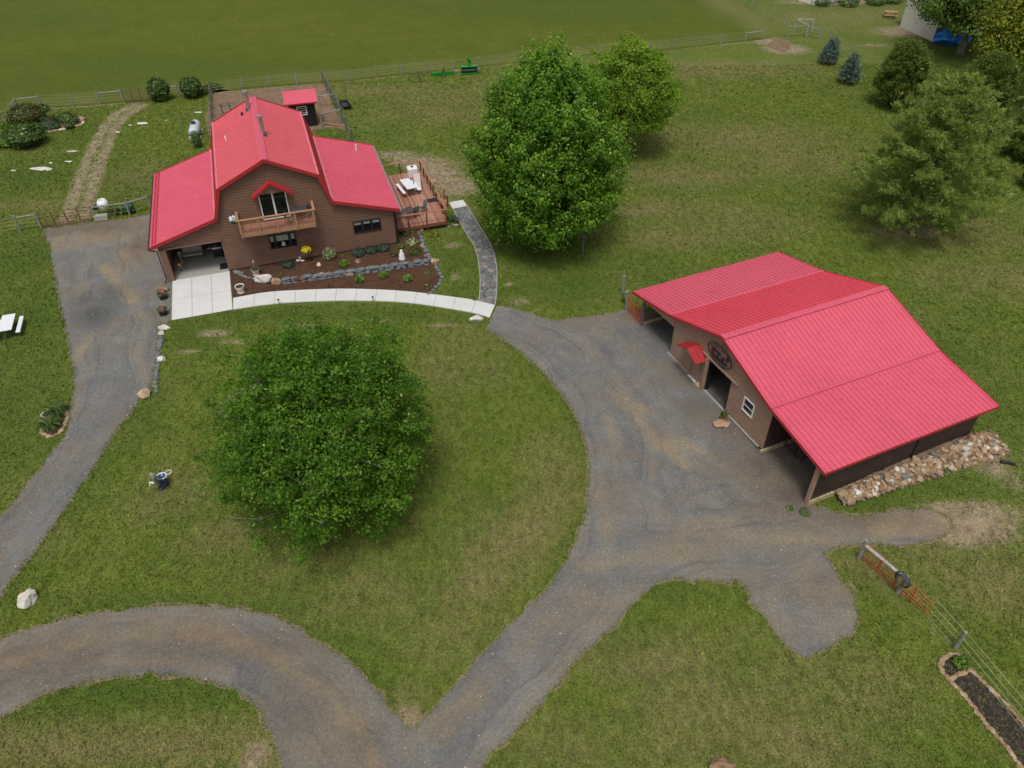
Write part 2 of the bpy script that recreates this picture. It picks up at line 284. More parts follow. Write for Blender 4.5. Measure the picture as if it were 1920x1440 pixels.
# ------------------------------------------------------------------ mesh helpers
def jit(mb_seed): return random.Random(mb_seed)
class MB:
    def __init__(s): s.v = []; s.f = []
    def add(s, vs, fs):
        o = len(s.v); s.v += [tuple(x) for x in vs]; s.f += [[i + o for i in q] for q in fs]; return s
    def box(s, c, d, rz=0, rx=0):
        m = Matrix.Rotation(rz, 3, 'Z') @ Matrix.Rotation(rx, 3, 'X'); c = Vector(c)
        vs = [c + m @ Vector((x * d[0] / 2, y * d[1] / 2, z * d[2] / 2)) for x in (-1, 1) for y in (-1, 1) for z in (-1, 1)]
        return s.add(vs, [(0, 1, 3, 2), (4, 6, 7, 5), (0, 4, 5, 1), (2, 3, 7, 6), (0, 2, 6, 4), (1, 5, 7, 3)])
    def beam(s, a, b, w, h=None):
        a = Vector(a); b = Vector(b); h = h or w; d = (b - a).normalized()
        u = d.cross(Vector((0, 0, 1)));
        if u.length < 1e-3: u = Vector((1, 0, 0))
        u.normalize(); n = u.cross(d).normalized()
        vs = [p + u * x * w / 2 + n * y * h / 2 for p in (a, b) for x, y in ((-1, -1), (1, -1), (1, 1), (-1, 1))]
        return s.add(vs, [(3, 2, 1, 0), (4, 5, 6, 7), (0, 1, 5, 4), (1, 2, 6, 5), (2, 3, 7, 6), (3, 0, 4, 7)])
    def tube(s, pts, r, n=6, cap=True):
        pts = [Vector(p) for p in pts]; rs = r if isinstance(r, (list, tuple)) else [r] * len(pts); o = len(s.v)
        for i, p in enumerate(pts):
            d = (pts[min(i + 1, len(pts) - 1)] - pts[max(i - 1, 0)]).normalized()
            u = d.cross(Vector((0, 0, 1)));
            if u.length < 1e-2: u = d.cross(Vector((1, 0, 0)))
            u.normalize(); w = d.cross(u)
            for k in range(n):
                a = 2 * math.pi * k / n; s.v.append(tuple(p + (u * math.cos(a) + w * math.sin(a)) * rs[i]))
        for i in range(len(pts) - 1):
            for k in range(n):
                s.f.append([o + i * n + k, o + i * n + (k + 1) % n, o + (i + 1) * n + (k + 1) % n, o + (i + 1) * n + k])
        if cap: s.f.append([o + k for k in range(n)][::-1]); s.f.append([o + (len(pts) - 1) * n + k for k in range(n)])
        return s
    def lathe(s, prof, c=(0, 0, 0), n=16, axis='Z'):
        o = len(s.v)
        for r, z in prof:
            for k in range(n):
                a = 2 * math.pi * k / n; x, y = r * math.cos(a), r * math.sin(a)
                q = (x, y, z) if axis == 'Z' else ((z, x, y) if axis == 'X' else (x, z, y))
                s.v.append((q[0] + c[0], q[1] + c[1], q[2] + c[2]))
        for i in range(len(prof) - 1):
            for k in range(n):
                s.f.append([o + i * n + k, o + i * n + (k + 1) % n, o + (i + 1) * n + (k + 1) % n, o + (i + 1) * n + k])
        return s
    def prism(s, poly, z0, z1, T=None):
        n = len(poly); T = T or (lambda x, y, z: (x, y, z))
        return s.add([T(x, y, z0) for x, y in poly] + [T(x, y, z1) for x, y in poly], [list(range(n))[::-1], list(range(n, 2 * n))] + [[i, (i + 1) % n, n + (i + 1) % n, n + i] for i in range(n)])
    def torus(s, c, Rr, r, n=24, m=6, axis='Z', sx=1):
        pts = []
        o = len(s.v)
        for i in range(n):
            a = 2 * math.pi * i / n
            for k in range(m):
                b = 2 * math.pi * k / m; q = ((Rr + r * math.cos(b)) * math.cos(a) * sx, (Rr + r * math.cos(b)) * math.sin(a), r * math.sin(b))
                if axis == 'Y': q = (q[0], q[2], q[1])
                if axis == 'X': q = (q[2], q[0], q[1])
                s.v.append((q[0] + c[0], q[1] + c[1], q[2] + c[2]))
        for i in range(n):
            for k in range(m): s.f.append([o + i * m + k, o + i * m + (k + 1) % m, o + ((i + 1) % n) * m + (k + 1) % m, o + ((i + 1) % n) * m + k])
        return s
    def rock(s, c, d, seed, rough=.22, sub=2, rz=0, flat=.0):
        import bmesh as bmm
        bm = bmm.new(); bmm.ops.create_icosphere(bm, subdivisions=sub, radius=1)
        rg = jit(seed); off = Vector((rg.random() * 50, rg.random() * 50, rg.random() * 50)); m = Matrix.Rotation(rz, 3, 'Z')
        planes = [(Vector((rg.gauss(0, 1), rg.gauss(0, 1), rg.gauss(0, 1))).normalized(), rg.uniform(.62, .88)) for _ in range(6)]
        vs = []
        for v in bm.verts:
            p = v.co * (1 + rough * noise.noise(v.co * 1.3 + off) * 2 + rough * .4 * noise.noise(v.co * 4 + off))
            for n_, dd in planes:
                q = p.dot(n_) - dd
                if q > 0: p = p - n_ * q
            vs.append(Vector(c) + m @ Vector((p.x * d[0] / 2, p.y * d[1] / 2, p.z * d[2] / 2)))
        fs = [[v.index for v in f.verts] for f in bm.faces]; bm.free()
        return s.add(vs, fs)
    def build(s, name, m, parent=None, smooth=False, loc=None, rz=0, bevel=0):
        me = bpy.data.meshes.new(name); me.from_pydata(s.v, [], s.f); me.update()
        o = bpy.data.objects.new(name, me); C.objects.link(o)
        me.materials.append(m if not isinstance(m, str) else M[m])
        if smooth: me.polygons.foreach_set('use_smooth', [True] * len(me.polygons))
        if parent: o.parent = parent
        if loc is not None: o.location = loc; o.rotation_euler = (0, 0, rz)
        if bevel:
            b = o.modifiers.new('b', 'BEVEL'); b.width = bevel; b.segments = 2; b.limit_method = 'ANGLE'
        return o
def tag(o, label=None, cat=None, group=None, kind=None):
    if label: o['label'] = label
    if cat: o['category'] = cat
    if group: o['group'] = group
    if kind: o['kind'] = kind
    return o
def thing(name, label, cat, loc=(0, 0, 0), rz=0, group=None):
    o = bpy.data.objects.new(name, None); C.objects.link(o); o.location = loc; o.rotation_euler = (0, 0, rz); o.empty_display_size = .3
    return tag(o, label, cat, group)
def copytree(o, parent=None):
    c = o.copy(); C.objects.link(c)
    if parent: c.parent = parent
    for ch in list(o.children): copytree(ch, c)
    return c
def npmesh(name, V, F, m, parent=None, attrs=None, kind=None, smooth=False):
    me = bpy.data.meshes.new(name); V = np.asarray(V, np.float32); F = np.asarray(F, np.int32); k = F.shape[1]
    me.vertices.add(len(V)); me.vertices.foreach_set('co', V.ravel())
    me.loops.add(F.size); me.loops.foreach_set('vertex_index', F.ravel())
    me.polygons.add(len(F)); me.polygons.foreach_set('loop_start', np.arange(0, F.size, k, dtype=np.int32))
    try: me.polygons.foreach_set('loop_total', np.full(len(F), k, np.int32))
    except Exception: pass
    me.update(calc_edges=True)
    if smooth: me.polygons.foreach_set('use_smooth', np.ones(len(F), bool))
    for n, a in (attrs or {}).items():
        at = me.attributes.new(n, 'FLOAT', 'POINT'); at.data.foreach_set('value', np.asarray(a, np.float32))
    me.materials.append(M[m]); o = bpy.data.objects.new(name, me); C.objects.link(o)
    if parent: o.parent = parent
    if kind: o['kind'] = kind
    return o
def leaves(name, P, Nm, size, tint, m, parent, seed=0, asp=.6, fold=.25):
    rg = np.random.default_rng(seed); n = len(P)
    Nm = Nm / np.linalg.norm(Nm, axis=1, keepdims=True)
    r = rg.normal(size=(n, 3)); t1 = np.cross(Nm, r); t1 /= np.linalg.norm(t1, axis=1, keepdims=True); t2 = np.cross(Nm, t1)
    s = np.asarray(size).reshape(-1, 1) * np.ones((n, 1))
    V = np.stack([P - t1 * s, P + t2 * s * asp + Nm * s * fold, P + t1 * s, P - t2 * s * asp + Nm * s * fold], 1).reshape(-1, 3)
    F = np.arange(4 * n).reshape(-1, 4)
    return npmesh(name, V, F, m, parent, {'tint': np.repeat(tint, 4)})
def fibdirs(n, rg, jitter=.25):
    i = np.arange(n) + .5; ph = np.arccos(1 - 2 * i / n); th = math.pi * (1 + 5**.5) * i
    D = np.stack([np.cos(th) * np.sin(ph), np.sin(th) * np.sin(ph), np.cos(ph)], 1) + rg.normal(size=(n, 3)) * jitter * (4 / n)**.5
    return D / np.linalg.norm(D, axis=1, keepdims=True)
def lobe(D, seed, amp, freq=2.0):
    o = Vector((seed * 3.1, seed * 1.7, seed * .9))
    return np.array([1 + amp * 2 * noise.noise(Vector(d) * freq + o) + amp * .8 * noise.noise(Vector(d) * freq * 2.7 + o) for d in D])
def inpoly(px, py, poly):
    r = np.zeros(np.shape(px), bool); n = len(poly)
    for i in range(n):
        x1, y1 = poly[i][:2]; x2, y2 = poly[i - 1][:2]
        c = ((y1 > py) != (y2 > py)) & (px < (x2 - x1) * (py - y1) / ((y2 - y1) + 1e-12) + x1); r ^= c
    return r
def segdist(px, py, line):
    d = np.full(np.shape(px), 1e9)
    for a, b in zip(line[:-1], line[1:]):
        ax, ay, bx, by = a[0], a[1], b[0], b[1]; L = (bx - ax)**2 + (by - ay)**2 + 1e-9
        t = np.clip(((px - ax) * (bx - ax) + (py - ay) * (by - ay)) / L, 0, 1)
        d = np.minimum(d, np.hypot(px - ax - t * (bx - ax), py - ay - t * (by - ay)))
    return d
def spline(pts, step=.3, closed=False):
    pts = [Vector((p[0], p[1])) for p in pts]; n = len(pts); out = []
    rngi = range(n if closed else n - 1)
    for i in rngi:
        if closed: p0, p1, p2, p3 = (pts[(i + k - 1) % n] for k in range(4))
        else: p0, p1, p2, p3 = pts[max(i - 1, 0)], pts[i], pts[min(i + 1, n - 1)], pts[min(i + 2, n - 1)]
        m = max(1, int((p2 - p1).length / step))
        for k in range(m):
            t = k / m; out.append(.5 * ((2 * p1) + (p2 - p0) * t + (2 * p0 - 5 * p1 + 4 * p2 - p3) * t * t + (3 * p1 - p0 - 3 * p2 + p3) * t**3))
    if not closed: out.append(pts[-1])
    return out
def PX(lst): return [G(u, v) for u, v in lst]
def roughen(poly, amp, seed=0):
    return [Vector((p[0] + amp * (noise.noise(Vector((p[0] * 1.7, p[1] * 1.7, seed))) * 1.6 + noise.noise(Vector((p[0] * 6, p[1] * 6, seed + 9)))),
                    p[1] + amp * (noise.noise(Vector((p[0] * 1.7, p[1] * 1.7, seed + 4))) * 1.6 + noise.noise(Vector((p[0] * 6, p[1] * 6, seed + 5)))))) for p in poly]
def sheet(name, poly, dz, m, step=.5, attrs=None, kind='structure', zf=None):
    P = np.array([(p[0], p[1]) for p in poly]); x0, y0 = P.min(0); x1, y1 = P.max(0)
    gx, gy = np.meshgrid(np.arange(x0, x1, step) + step * .37, np.arange(y0, y1, step) + step * .41); gx = gx.ravel(); gy = gy.ravel()
    k = inpoly(gx, gy, P) & (segdist(gx, gy, list(P) + [P[0]]) > step * .35); gx, gy = gx[k], gy[k]
    n = len(P); vs = [Vector(p) for p in P] + [Vector((a, b)) for a, b in zip(gx, gy)]
    r = delaunay_2d_cdt(vs, [], [list(range(n))], 1, 1e-5)
    V = np.array([(v[0], v[1], 0) for v in r[0]]); V[:, 2] = hz(V[:, 0], V[:, 1]) + dz
    if zf is not None: V[:, 2] += zf(V[:, 0], V[:, 1])
    F = []
    for f in r[2]:
        a, b, c = [V[i] for i in f[:3]]
        F.append(list(f[:3]) if (b[0] - a[0]) * (c[1] - a[1]) - (b[1] - a[1]) * (c[0] - a[0]) > 0 else list(f[:3])[::-1])
    at = {k_: fn(V[:, 0], V[:, 1]) for k_, fn in (attrs or {}).items()}
    return npmesh(name, V, F, m, attrs=at, kind=kind)
def blobs(lst):
    B = []
    for b in lst:
        p = G(b[0], b[1]); B.append((p.x, p.y, b[2], b[3] if len(b) > 3 else b[2], b[4] if len(b) > 4 else 1, b[5] if len(b) > 5 else 0))
    def f(x, y):
        o = np.zeros(np.shape(x))
        for bx, by, ra, rb, s_, an in B:
            dx = x - bx; dy = y - by; c, s = math.cos(R(an)), math.sin(R(an)); u = dx * c + dy * s; w = -dx * s + dy * c
            o = np.maximum(o, s_ * np.clip(1.25 - np.hypot(u / ra, w / rb), 0, 1))
        return o
    return f
def streaks(lst):
    L = [([tuple(G(*p)[:2]) for p in pts], w, s_) for pts, w, s_ in lst]
    def f(x, y):
        o = np.zeros(np.shape(x))
        for ln, w, s_ in L: o = np.maximum(o, s_ * np.clip(1.3 - segdist(x, y, ln) / w, 0, 1))
        return o
    return f
# ------------------------------------------------------------------ ground
FENCE = PX([(-250, 245), (36, 207), (79, 201), (136, 200), (232, 192), (336, 182), (397, 175), (455, 167), (557, 158), (656, 152), (753, 140), (848, 131), (1127, 100), (1264, 92), (1351, 82), (1430, 74), (1455, 66), (1448, 39), (1428, 30), (1389, 9), (1330, -22), (1200, -80)])
fencexy = [(p.x, p.y) for p in FENCE]
pasture_poly = fencexy + [(60, 420), (-330, 420), (-330, 150), (-160, 105)]
dryf = blobs([(960, 1010, 4, 2.5, .9, 40), (1040, 900, 2, 4, .8), (900, 1090, 3, 2, .8, 30), (1240, 1240, 4, 1.6, .8), (1330, 1320, 4, 2, .8), (1600, 1300, 3, 2, .7), (1500, 1390, 4, 1.6, .8),
              (330, 930, 2.5, 2, .6), (430, 1010, 3, 1.4, .7), (850, 700, 4, 2, .5), (880, 640, 3, 1.5, .5), (1280, 330, 8, 3, .8), (1400, 260, 10, 4, .8), (1220, 390, 5, 2, .9), (1260, 445, 5, 2, .8), (1380, 420, 6, 3, .7), (1500, 300, 8, 4, .6),
              (1340, 130, 14, 3, .9), (1150, 135, 12, 3, .7), (700, 170, 12, 2, .8), (820, 200, 8, 5, .7), (950, 170, 6, 5, .5), (1550, 600, 6, 3, .6), (1780, 430, 7, 4, .7), (1850, 520, 6, 3, .6), (250, 330, 3, 4, .5), (60, 385, 3, 1.2, .9), (1100, 300, 6, 3, .5), (200, 1400, 7, 1.2, 1.), (380, 1400, 5, 1.2, 1.), (470, 1420, 2, 1.4, 1.), (30, 1390, 4, 1.2, .7),
              (1620, 1060, 2, 1.5, .6), (1850, 1080, 4, 2.5, .7), (1780, 1040, 3, 2, .8), (760, 1330, 1.2, 1.2, .8), (70, 1000, 2, 1.5, .5), (700, 1100, 5, 2, .45), (560, 1060, 4, 1.5, .4), (1450, 1300, 5, 3, .5), (1300, 1390, 4, 2, .6), (1050, 1400, 2.5, 2, .5), (1580, 30, 12, 6, .6), (860, 1180, 3, 2, .5)])
lush_shadef0 = blobs([(40, 480, 4, 4, .9), (60, 600, 4, 7, .85), (20, 760, 3, 7, .7), (60, 820, 3, 3, .6), (500, 590, 6, 1.5, .9), (360, 640, 3, 2, .8), (700, 590, 6, 1.2, .8), (860, 600, 3, 1, .6), (850, 490, 1.6, 3, .7), (870, 540, 1.4, 2, .6), (120, 250, 6, 5, .6), (60, 330, 5, 4, .8), (250, 350, 4, 4, .6), (200, 1300, 7, .9, .9), (400, 1300, 4, .9, .8), (80, 1340, 4, .7, .8), (250, 1130, 6, .7, .7), (500, 1140, 4, .8, .7), (620, 1200, 3, .8, .7),
                (1000, 480, 6, 3, .8), (1060, 540, 6, 2.5, .7), (1180, 500, 6, 2.5, .35), (1640, 930, 3, 1.2, .9), (1760, 900, 4, 1.5, .5), (1250, 1100, 2, 1.2, .7), (1180, 1200, 2, 2, .5), (280, 780, 1, 3, .7), (180, 880, 1, 3, .5), (1830, 170, 12, 10, .8), (1700, 60, 20, 8, .2), (1880, 120, 14, 8, .9), (1700, 420, 8, 5, .3), (620, 262, 3, 2, .9), (30, 240, 5, 4, .9), (150, 300, 4, 3, .5), (590, 900, 7, 4, .35), (1830, 700, 4, 8, .4), (1560, 10, 12, 4, .8)])  # patches under the maple put its shade into the grass colour
edge_lines = streaks([([(390, 1136), (460, 1145), (590, 1200), (700, 1290), (745, 1345)], .8, .5), ([(910, 618), (1010, 690), (1080, 785), (1105, 880), (1095, 975), (1040, 1085)], .7, .4), ([(292, 735), (205, 815), (130, 935), (60, 1035), (0, 1122)], .7, .7)])
lush_shadef = lambda x, y: np.maximum(lush_shadef0(x, y), edge_lines(x, y))
baref0 = blobs([(790, 305, 4.5, 1.8, .95, -20), (820, 325, 4, 2.6, .95, -40), (850, 350, 3, 2.6, .95), (850, 380, 1.2, 1.2, .7), (740, 290, 3, 1.2, .8), (830, 300, 4, 1.2, .6, -30), (1445, 78, 3, 1.6, .9), (1475, 92, 3.5, 2.6, .9), (400, 625, 1.6, .5, .9), (450, 640, 2.5, .5, .75), (560, 610, 2, .4, .7), (350, 660, 1.3, .5, .7), (700, 600, 2, .35, .8), (830, 610, 2, .4, .8), (880, 612, 1.2, .4, .6), (850, 460, .9, .7, .8), (855, 520, .7, 1, .6),
                (975, 565, 1.2, 1, .6), (955, 532, .5, .4, 1.), (765, 1350, .7, .8, .95), (1597, 1110, .35, 1.3, .6), (1595, 1192, 1.2, .3, .6), (1810, 985, 3.4, 1.6, 1.1), (1850, 965, 3, 1.2, .85), (1780, 955, 2.4, .8, .9), (1860, 870, 1.5, 1.6, .8), (1900, 905, 1.2, 1.2, .6), (1850, 1010, 2, .9, .6), (1680, 1125, 1.4, .2, .55, -50), (1755, 1190, 1.3, .2, .6, -50), (1640, 1085, 1.2, .2, .55, -50), (160, 425, 2, .5, .8), (60, 262, .7, .5, .8), (1700, 60, 6, 3, .85), (1712, 52, 3, 2, .9), (1560, 3, 10, 2, .9), (40, 264, 2, .6, .8), (1265, 340, 3.5, .9, .4), (1230, 395, 2, .6, .4), (316, 886, .3, .3, .9), (309, 908, .4, .8, .6),
                (1140, 600, 3, .4, .8), (1090, 445, 1.4, .4, .7), (1640, 85, 4, 1, .6), (480, 1420, .8, 1.2, .8), (430, 665, .8, .3, .6), (1172, 290, 1, .8, .6), (110, 150, 0.1, .1, 0), (1700, 435, 4, 1.6, .75)])
track = streaks([([(252, 196), (215, 215), (195, 240), (175, 275), (160, 310), (145, 350), (130, 395), (120, 420)], .8, .8), ([(268, 198), (235, 218), (212, 245), (200, 275), (187, 310), (175, 350), (163, 390), (155, 415)], .75, .8),
                 ([(65, 205), (136, 201), (190, 197), (232, 193)], .3, .8), ([(1340, -10), (1400, 30), (1440, 60), (1460, 75)], .5, .5), ([(455, 169), (557, 160)], .3, .6), ([(640, 154), (760, 142)], .25, .7), ([(1351, 84), (1430, 76)], .4, .6), ([(850, 132), (896, 127)], .4, .8)])
FOOT = [HL(-7.8, .2), HL(8, .2), HL(8, 11), HL(-7.8, 11)]
def baref(x, y): return np.where(inpoly(x, y, FOOT), 0, np.maximum(baref0(x, y), track(x, y)))
def grid(name, xs, ys, m, z=0, attrs=None, drop=None):
    gx, gy = np.meshgrid(xs, ys); X, Y = gx.ravel(), gy.ravel(); V = np.stack([X, Y, hz(X, Y) + z], 1)
    nx, ny = len(xs), len(ys); i = np.arange(nx * ny).reshape(ny, nx)
    F = np.stack([i[:-1, :-1], i[:-1, 1:], i[1:, 1:], i[1:, :-1]], -1).reshape(-1, 4)
    return npmesh(name, V, F, m, attrs={k: fn(X, Y) for k, fn in (attrs or {}).items()}, kind='structure', smooth=True)
xs = np.concatenate([[-900, -400, -200, -120], np.arange(-90, 90.1, .42), [120, 200, 400, 900]])
ys = np.concatenate([[-200, -60, -10], np.arange(6, 125.1, .42), [150, 200, 400, 1200]])
grid('lawn', xs, ys, 'lawn', 0, {'dry': dryf, 'lush_shade': lush_shadef, 'bare': baref})
sheet('pasture', [Vector(p) for p in pasture_poly], .03, 'pasture', 3, {'dry': streaks([([(1290, -30), (1340, 0), (1400, 32), (1440, 62)], 2.2, 1), ([(1360, -20), (1395, 10), (1430, 38)], 1.6, .8), ([(0, 205), (160, 190), (420, 160), (900, 118), (1350, 76)], 1.6, .5)])})
# gravel drives
LD = PX([(80, 428), (96, 480), (102, 521), (112, 566), (123, 617), (131, 659), (138, 697), (137, 735), (133, 761), (131, 787), (125, 812), (105, 838), (80, 873), (54, 902), (30, 940), (0, 968), (-60, 1030), (-160, 1130), (-330, 1300)])
LD2 = PX([(-240, 1420), (-60, 1205), (0, 1122), (25, 1085), (60, 1040), (100, 985), (131, 940), (150, 914), (169, 889), (188, 857), (208, 822), (227, 796), (249, 771), (262, 748), (284, 723), (290, 697), (294, 659), (296, 630), (299, 608), (322, 601), (326, 528), (302, 470)])
HC = [Vector(HL(-7.7, 1)), Vector(HL(-7.7, 4.3))]
left_poly = roughen(spline([(p.x, p.y) for p in LD], .3), .10, 1) + roughen(spline([(p.x, p.y) for p in LD2], .3), .09, 2) + [Vector(HL(-7.8, 3)), Vector(HL(-7.8, 4.6))] + roughen(spline([tuple(G(*q)[:2]) for q in ((283, 400), (244, 409), (179, 417), (120, 425), (80, 428))], .3), .08, 3)[:-1]
gdirt = blobs([(180, 440, 3, 2, .8), (230, 430, 3, 2, .8), (120, 450, 1.5, 2, .8), (255, 480, 1.6, 3, .7), (1470, 900, 2.4, 2, .6), (1250, 840, 2.2, .7, .85, -45), (1190, 760, 1.8, .45, .8, -40), (1340, 1000, 3, 1, .5), (1500, 1010, 4, .7, .75), (1700, 980, 5, 1, .9), (1780, 970, 4, 1.2, .8), (1540, 1100, 1.6, 2, .6, 30), (1450, 1150, .6, 2, .5), (1200, 600, .9, .8, .7), (1560, 1180, 1.6, .9, .5), (150, 660, .3, 1.8, .8), (90, 1170, 2, .6, .5), (640, 1380, 1.5, 2, .6), (1130, 1130, 2, 2, .3), (1300, 840, 2, .4, .7, -45), (1130, 960, .5, 3, .5)])
gstreak = streaks([([(0, 1255), (100, 1215), (200, 1195), (300, 1188), (400, 1190), (500, 1225), (600, 1290), (670, 1360), (700, 1440)], .38, .95), ([(0, 1310), (110, 1255), (220, 1235), (330, 1240), (430, 1270)], .3, .55), ([(560, 1230), (640, 1300), (690, 1360)], .3, .5),
                   ([(195, 500), (230, 545), (245, 565)], .45, .9), ([(1155, 735), (1200, 790), (1240, 830), (1290, 880)], .3, .8), ([(760, 1400), (900, 1300), (1010, 1190), (1080, 1110)], .5, .35), ([(1100, 1060), (1250, 1040), (1400, 1020), (1500, 1010), (1650, 990)], .6, .55), ([(0, 1220), (150, 1190), (300, 1165), (420, 1175)], .8, .4)])
gbrown = blobs([(1440, 870, 3, 3, .8), (1500, 930, 3, 1.6, .9), (1460, 960, 3, 1.2, .7), (1380, 810, 1.4, 2.2, .6, 30), (1600, 975, 4, .8, .8), (200, 425, 3.6, 1.8, .85), (110, 435, 1.5, 1, .9), (270, 460, 1.5, 3, .7), (1195, 595, 1.4, .7, .7), (1300, 770, 1.4, 1.2, .5), (1520, 1110, 2, 1.2, .5), (400, 1215, 8, 1.3, .6), (100, 1240, 5, 1.8, .65), (560, 1310, 2.4, 3, .55, 40), (660, 1400, 2, 2, .5)])
gdark = blobs([(180, 590, 1.6, 1.6, .75), (205, 555, 1.4, 1.6, .5), (160, 560, 1, 1, .5), (1240, 610, 1.6, 1.4, .8), (1260, 630, 1.2, 1, .5), (1480, 890, 2, 2, .25)])
def shoulder(poly, amp, sd):
    P = [Vector((p[0], p[1])) for p in poly]; A = 0; out = []
    for i in range(len(P)): A += P[i - 1].x * P[i].y - P[i].x * P[i - 1].y
    sg_ = 1 if A > 0 else -1
    for i, p in enumerate(P):
        d = (P[(i + 1) % len(P)] - P[i - 1]); L = d.length or 1; n_ = Vector((d.y, -d.x)) / L * sg_
        out.append(p + n_ * (amp * (.9 + .9 * noise.noise(Vector((p.x * 1.3, p.y * 1.3, sd))) + .8 * noise.noise(Vector((p.x * 5, p.y * 5, sd))))))
    return out
M['fringe'] = soilmat('worn_verge', (.14, .115, .055), (.24, .19, .11), (.36, .30, .20), 5)
LANES = [[tuple(G(*q)[:2]) for q in l] for l in (
    [(190, 420), (205, 520), (215, 640), (205, 730), (160, 820), (90, 930), (0, 1045), (-150, 1200)],
    [(940, 600), (1040, 650), (1120, 730), (1150, 820), (1160, 930), (1140, 1030), (1080, 1110), (980, 1220), (880, 1330), (780, 1430), (680, 1560)],
    [(-200, 1350), (0, 1270), (150, 1215), (300, 1198), (420, 1210), (530, 1265), (620, 1345), (680, 1430), (700, 1560)],
    [(1160, 1060), (1300, 1030), (1450, 1010), (1600, 995), (1760, 985)])]
GA = {'lat': lambda x, y: np.minimum.reduce([segdist(x, y, l) for l in LANES]), 'dirt': lambda x, y: np.maximum(gdirt(x, y), gstreak(x, y)), 'brown': gbrown, 'darkp': gdark}
sheet('verge', shoulder(left_poly, .13, 2), .014, 'fringe', .5)
sheet('gravel_driveway', left_poly, .022, 'gravel', .4, GA)
RB1 = [(912, 618), (960, 648), (1010, 690), (1050, 735), (1080, 785), (1098, 830), (1105, 880), (1104, 930), (1095, 975), (1075, 1030), (1040, 1085), (1000, 1130), (950, 1180), (900, 1230), (850, 1290), (800, 1345), (765, 1370)]
RB2 = [(765, 1370), (745, 1345), (700, 1290), (650, 1240), (590, 1200), (530, 1165), (460, 1145), (390, 1136), (320, 1137), (240, 1143), (150, 1155), (70, 1175), (0, 1196), (-120, 1240), (-330, 1330)]
RB3 = [(-330, 1500), (-120, 1395), (0, 1345), (60, 1315), (130, 1288), (200, 1272), (280, 1265), (350, 1268), (410, 1282), (455, 1305), (490, 1335), (512, 1375), (525, 1410), (532, 1445), (540, 1520), (560, 1700)]
RB4 = [(760, 1700), (850, 1520), (900, 1445), (930, 1405), (985, 1345), (1040, 1290), (1090, 1230), (1140, 1180), (1180, 1140), (1215, 1102), (1260, 1087), (1310, 1091), (1365, 1087), (1395, 1100), (1420, 1140), (1450, 1185), (1490, 1225), (1520, 1232), (1560, 1210), (1600, 1185), (1610, 1160), (1598, 1120), (1575, 1085), (1552, 1050), (1540, 1035), (1580, 1027), (1620, 1020), (1680, 1022), (1735, 1020), (1768, 1004), (1785, 985), (1765, 965), (1735, 955), (1680, 955), (1610, 968), (1560, 960), (1520, 948)]
RB5 = [(1250, 600), (1225, 592), (1195, 586), (1172, 582), (1140, 588), (1090, 597), (1030, 600), (1000, 590), (960, 578), (932, 574)]
def seg(l, amp, sd): return roughen(spline([tuple(G(*q)[:2]) for q in l], .3), amp, sd)
right_poly = seg(RB1, .09, 5)[:-1] + seg(RB2, .09, 6) + seg(RB3, .09, 7) + seg(RB4, .13, 8) + [Vector(BL(8.2, 1)), Vector(BL(8.2, 10.5)), Vector(BL(-7.6, 10.5)), Vector(BL(-7.6, 1.5))] + seg(RB5, .09, 9)
sheet('verge', shoulder(right_poly, .14, 3), .014, 'fringe', .5)
sheet('gravel_court', right_poly, .026, 'gravel', .4, GA)
# mulch bed, pen dirt, soil
MUL = PX([(430, 502), (560, 482), (650, 468), (746, 452), (760, 440), (785, 432), (797, 455), (803, 480), (815, 500), (829, 520), (822, 538), (808, 551), (780, 549), (720, 544), (640, 542), (560, 544), (500, 548), (437, 560)])
sheet('mulch_bed', [Vector((p.x, p.y)) for p in MUL], .035, 'mulch', .5)
PEN = PX([(399, 176), (455, 170), (557, 161), (606, 158), (625, 200), (650, 245), (628, 240), (585, 246), (560, 262), (400, 262)])
sheet('pen_dirt', roughen(spline([(p.x, p.y) for p in PEN], .5, True), .15, 3), .03, 'dirt', .6)
# grass blades over the lawn
rg = np.random.default_rng(5)
excl = [[tuple(p) for p in left_poly], [tuple(p) for p in right_poly], [(p.x, p.y) for p in MUL], [(p.x, p.y) for p in PEN], FOOT, [BL(-4.4, 0), BL(8.3, 0), BL(8.3, 10.8), BL(-4.4, 10.8)],
        [tuple(G(*q)[:2]) for q in ((322, 603), (437, 583), (640, 567), (780, 572), (920, 598), (933, 550), (933, 500), (920, 458), (895, 418), (872, 376), (845, 380), (850, 395), (893, 467), (900, 560), (840, 556), (720, 543), (560, 543), (437, 556), (430, 504), (322, 524))],
        [tuple(HL(*q)) for q in ((8, 1.1), (12.3, 1.1), (12.3, 10.1), (8, 10.1))]]
def scatter(n, x0, x1, y0, y1):
    y = y0 + (y1 - y0) * rg.random(n)**1.25; x = (x0 + (x1 - x0) * rg.random(n)) * (.5 + y / 70)
    return x, y
bx, by = scatter(520000, -34, 34, 11, 88)
k = (np.abs(bx) < 17 + by * .68)
for ex in excl: k &= ~inpoly(bx, by, ex)
k &= ~inpoly(bx, by, pasture_poly)
bb = baref(bx, by); k &= (rg.random(len(bx)) > bb * .85)
bx, by = bx[k], by[k]
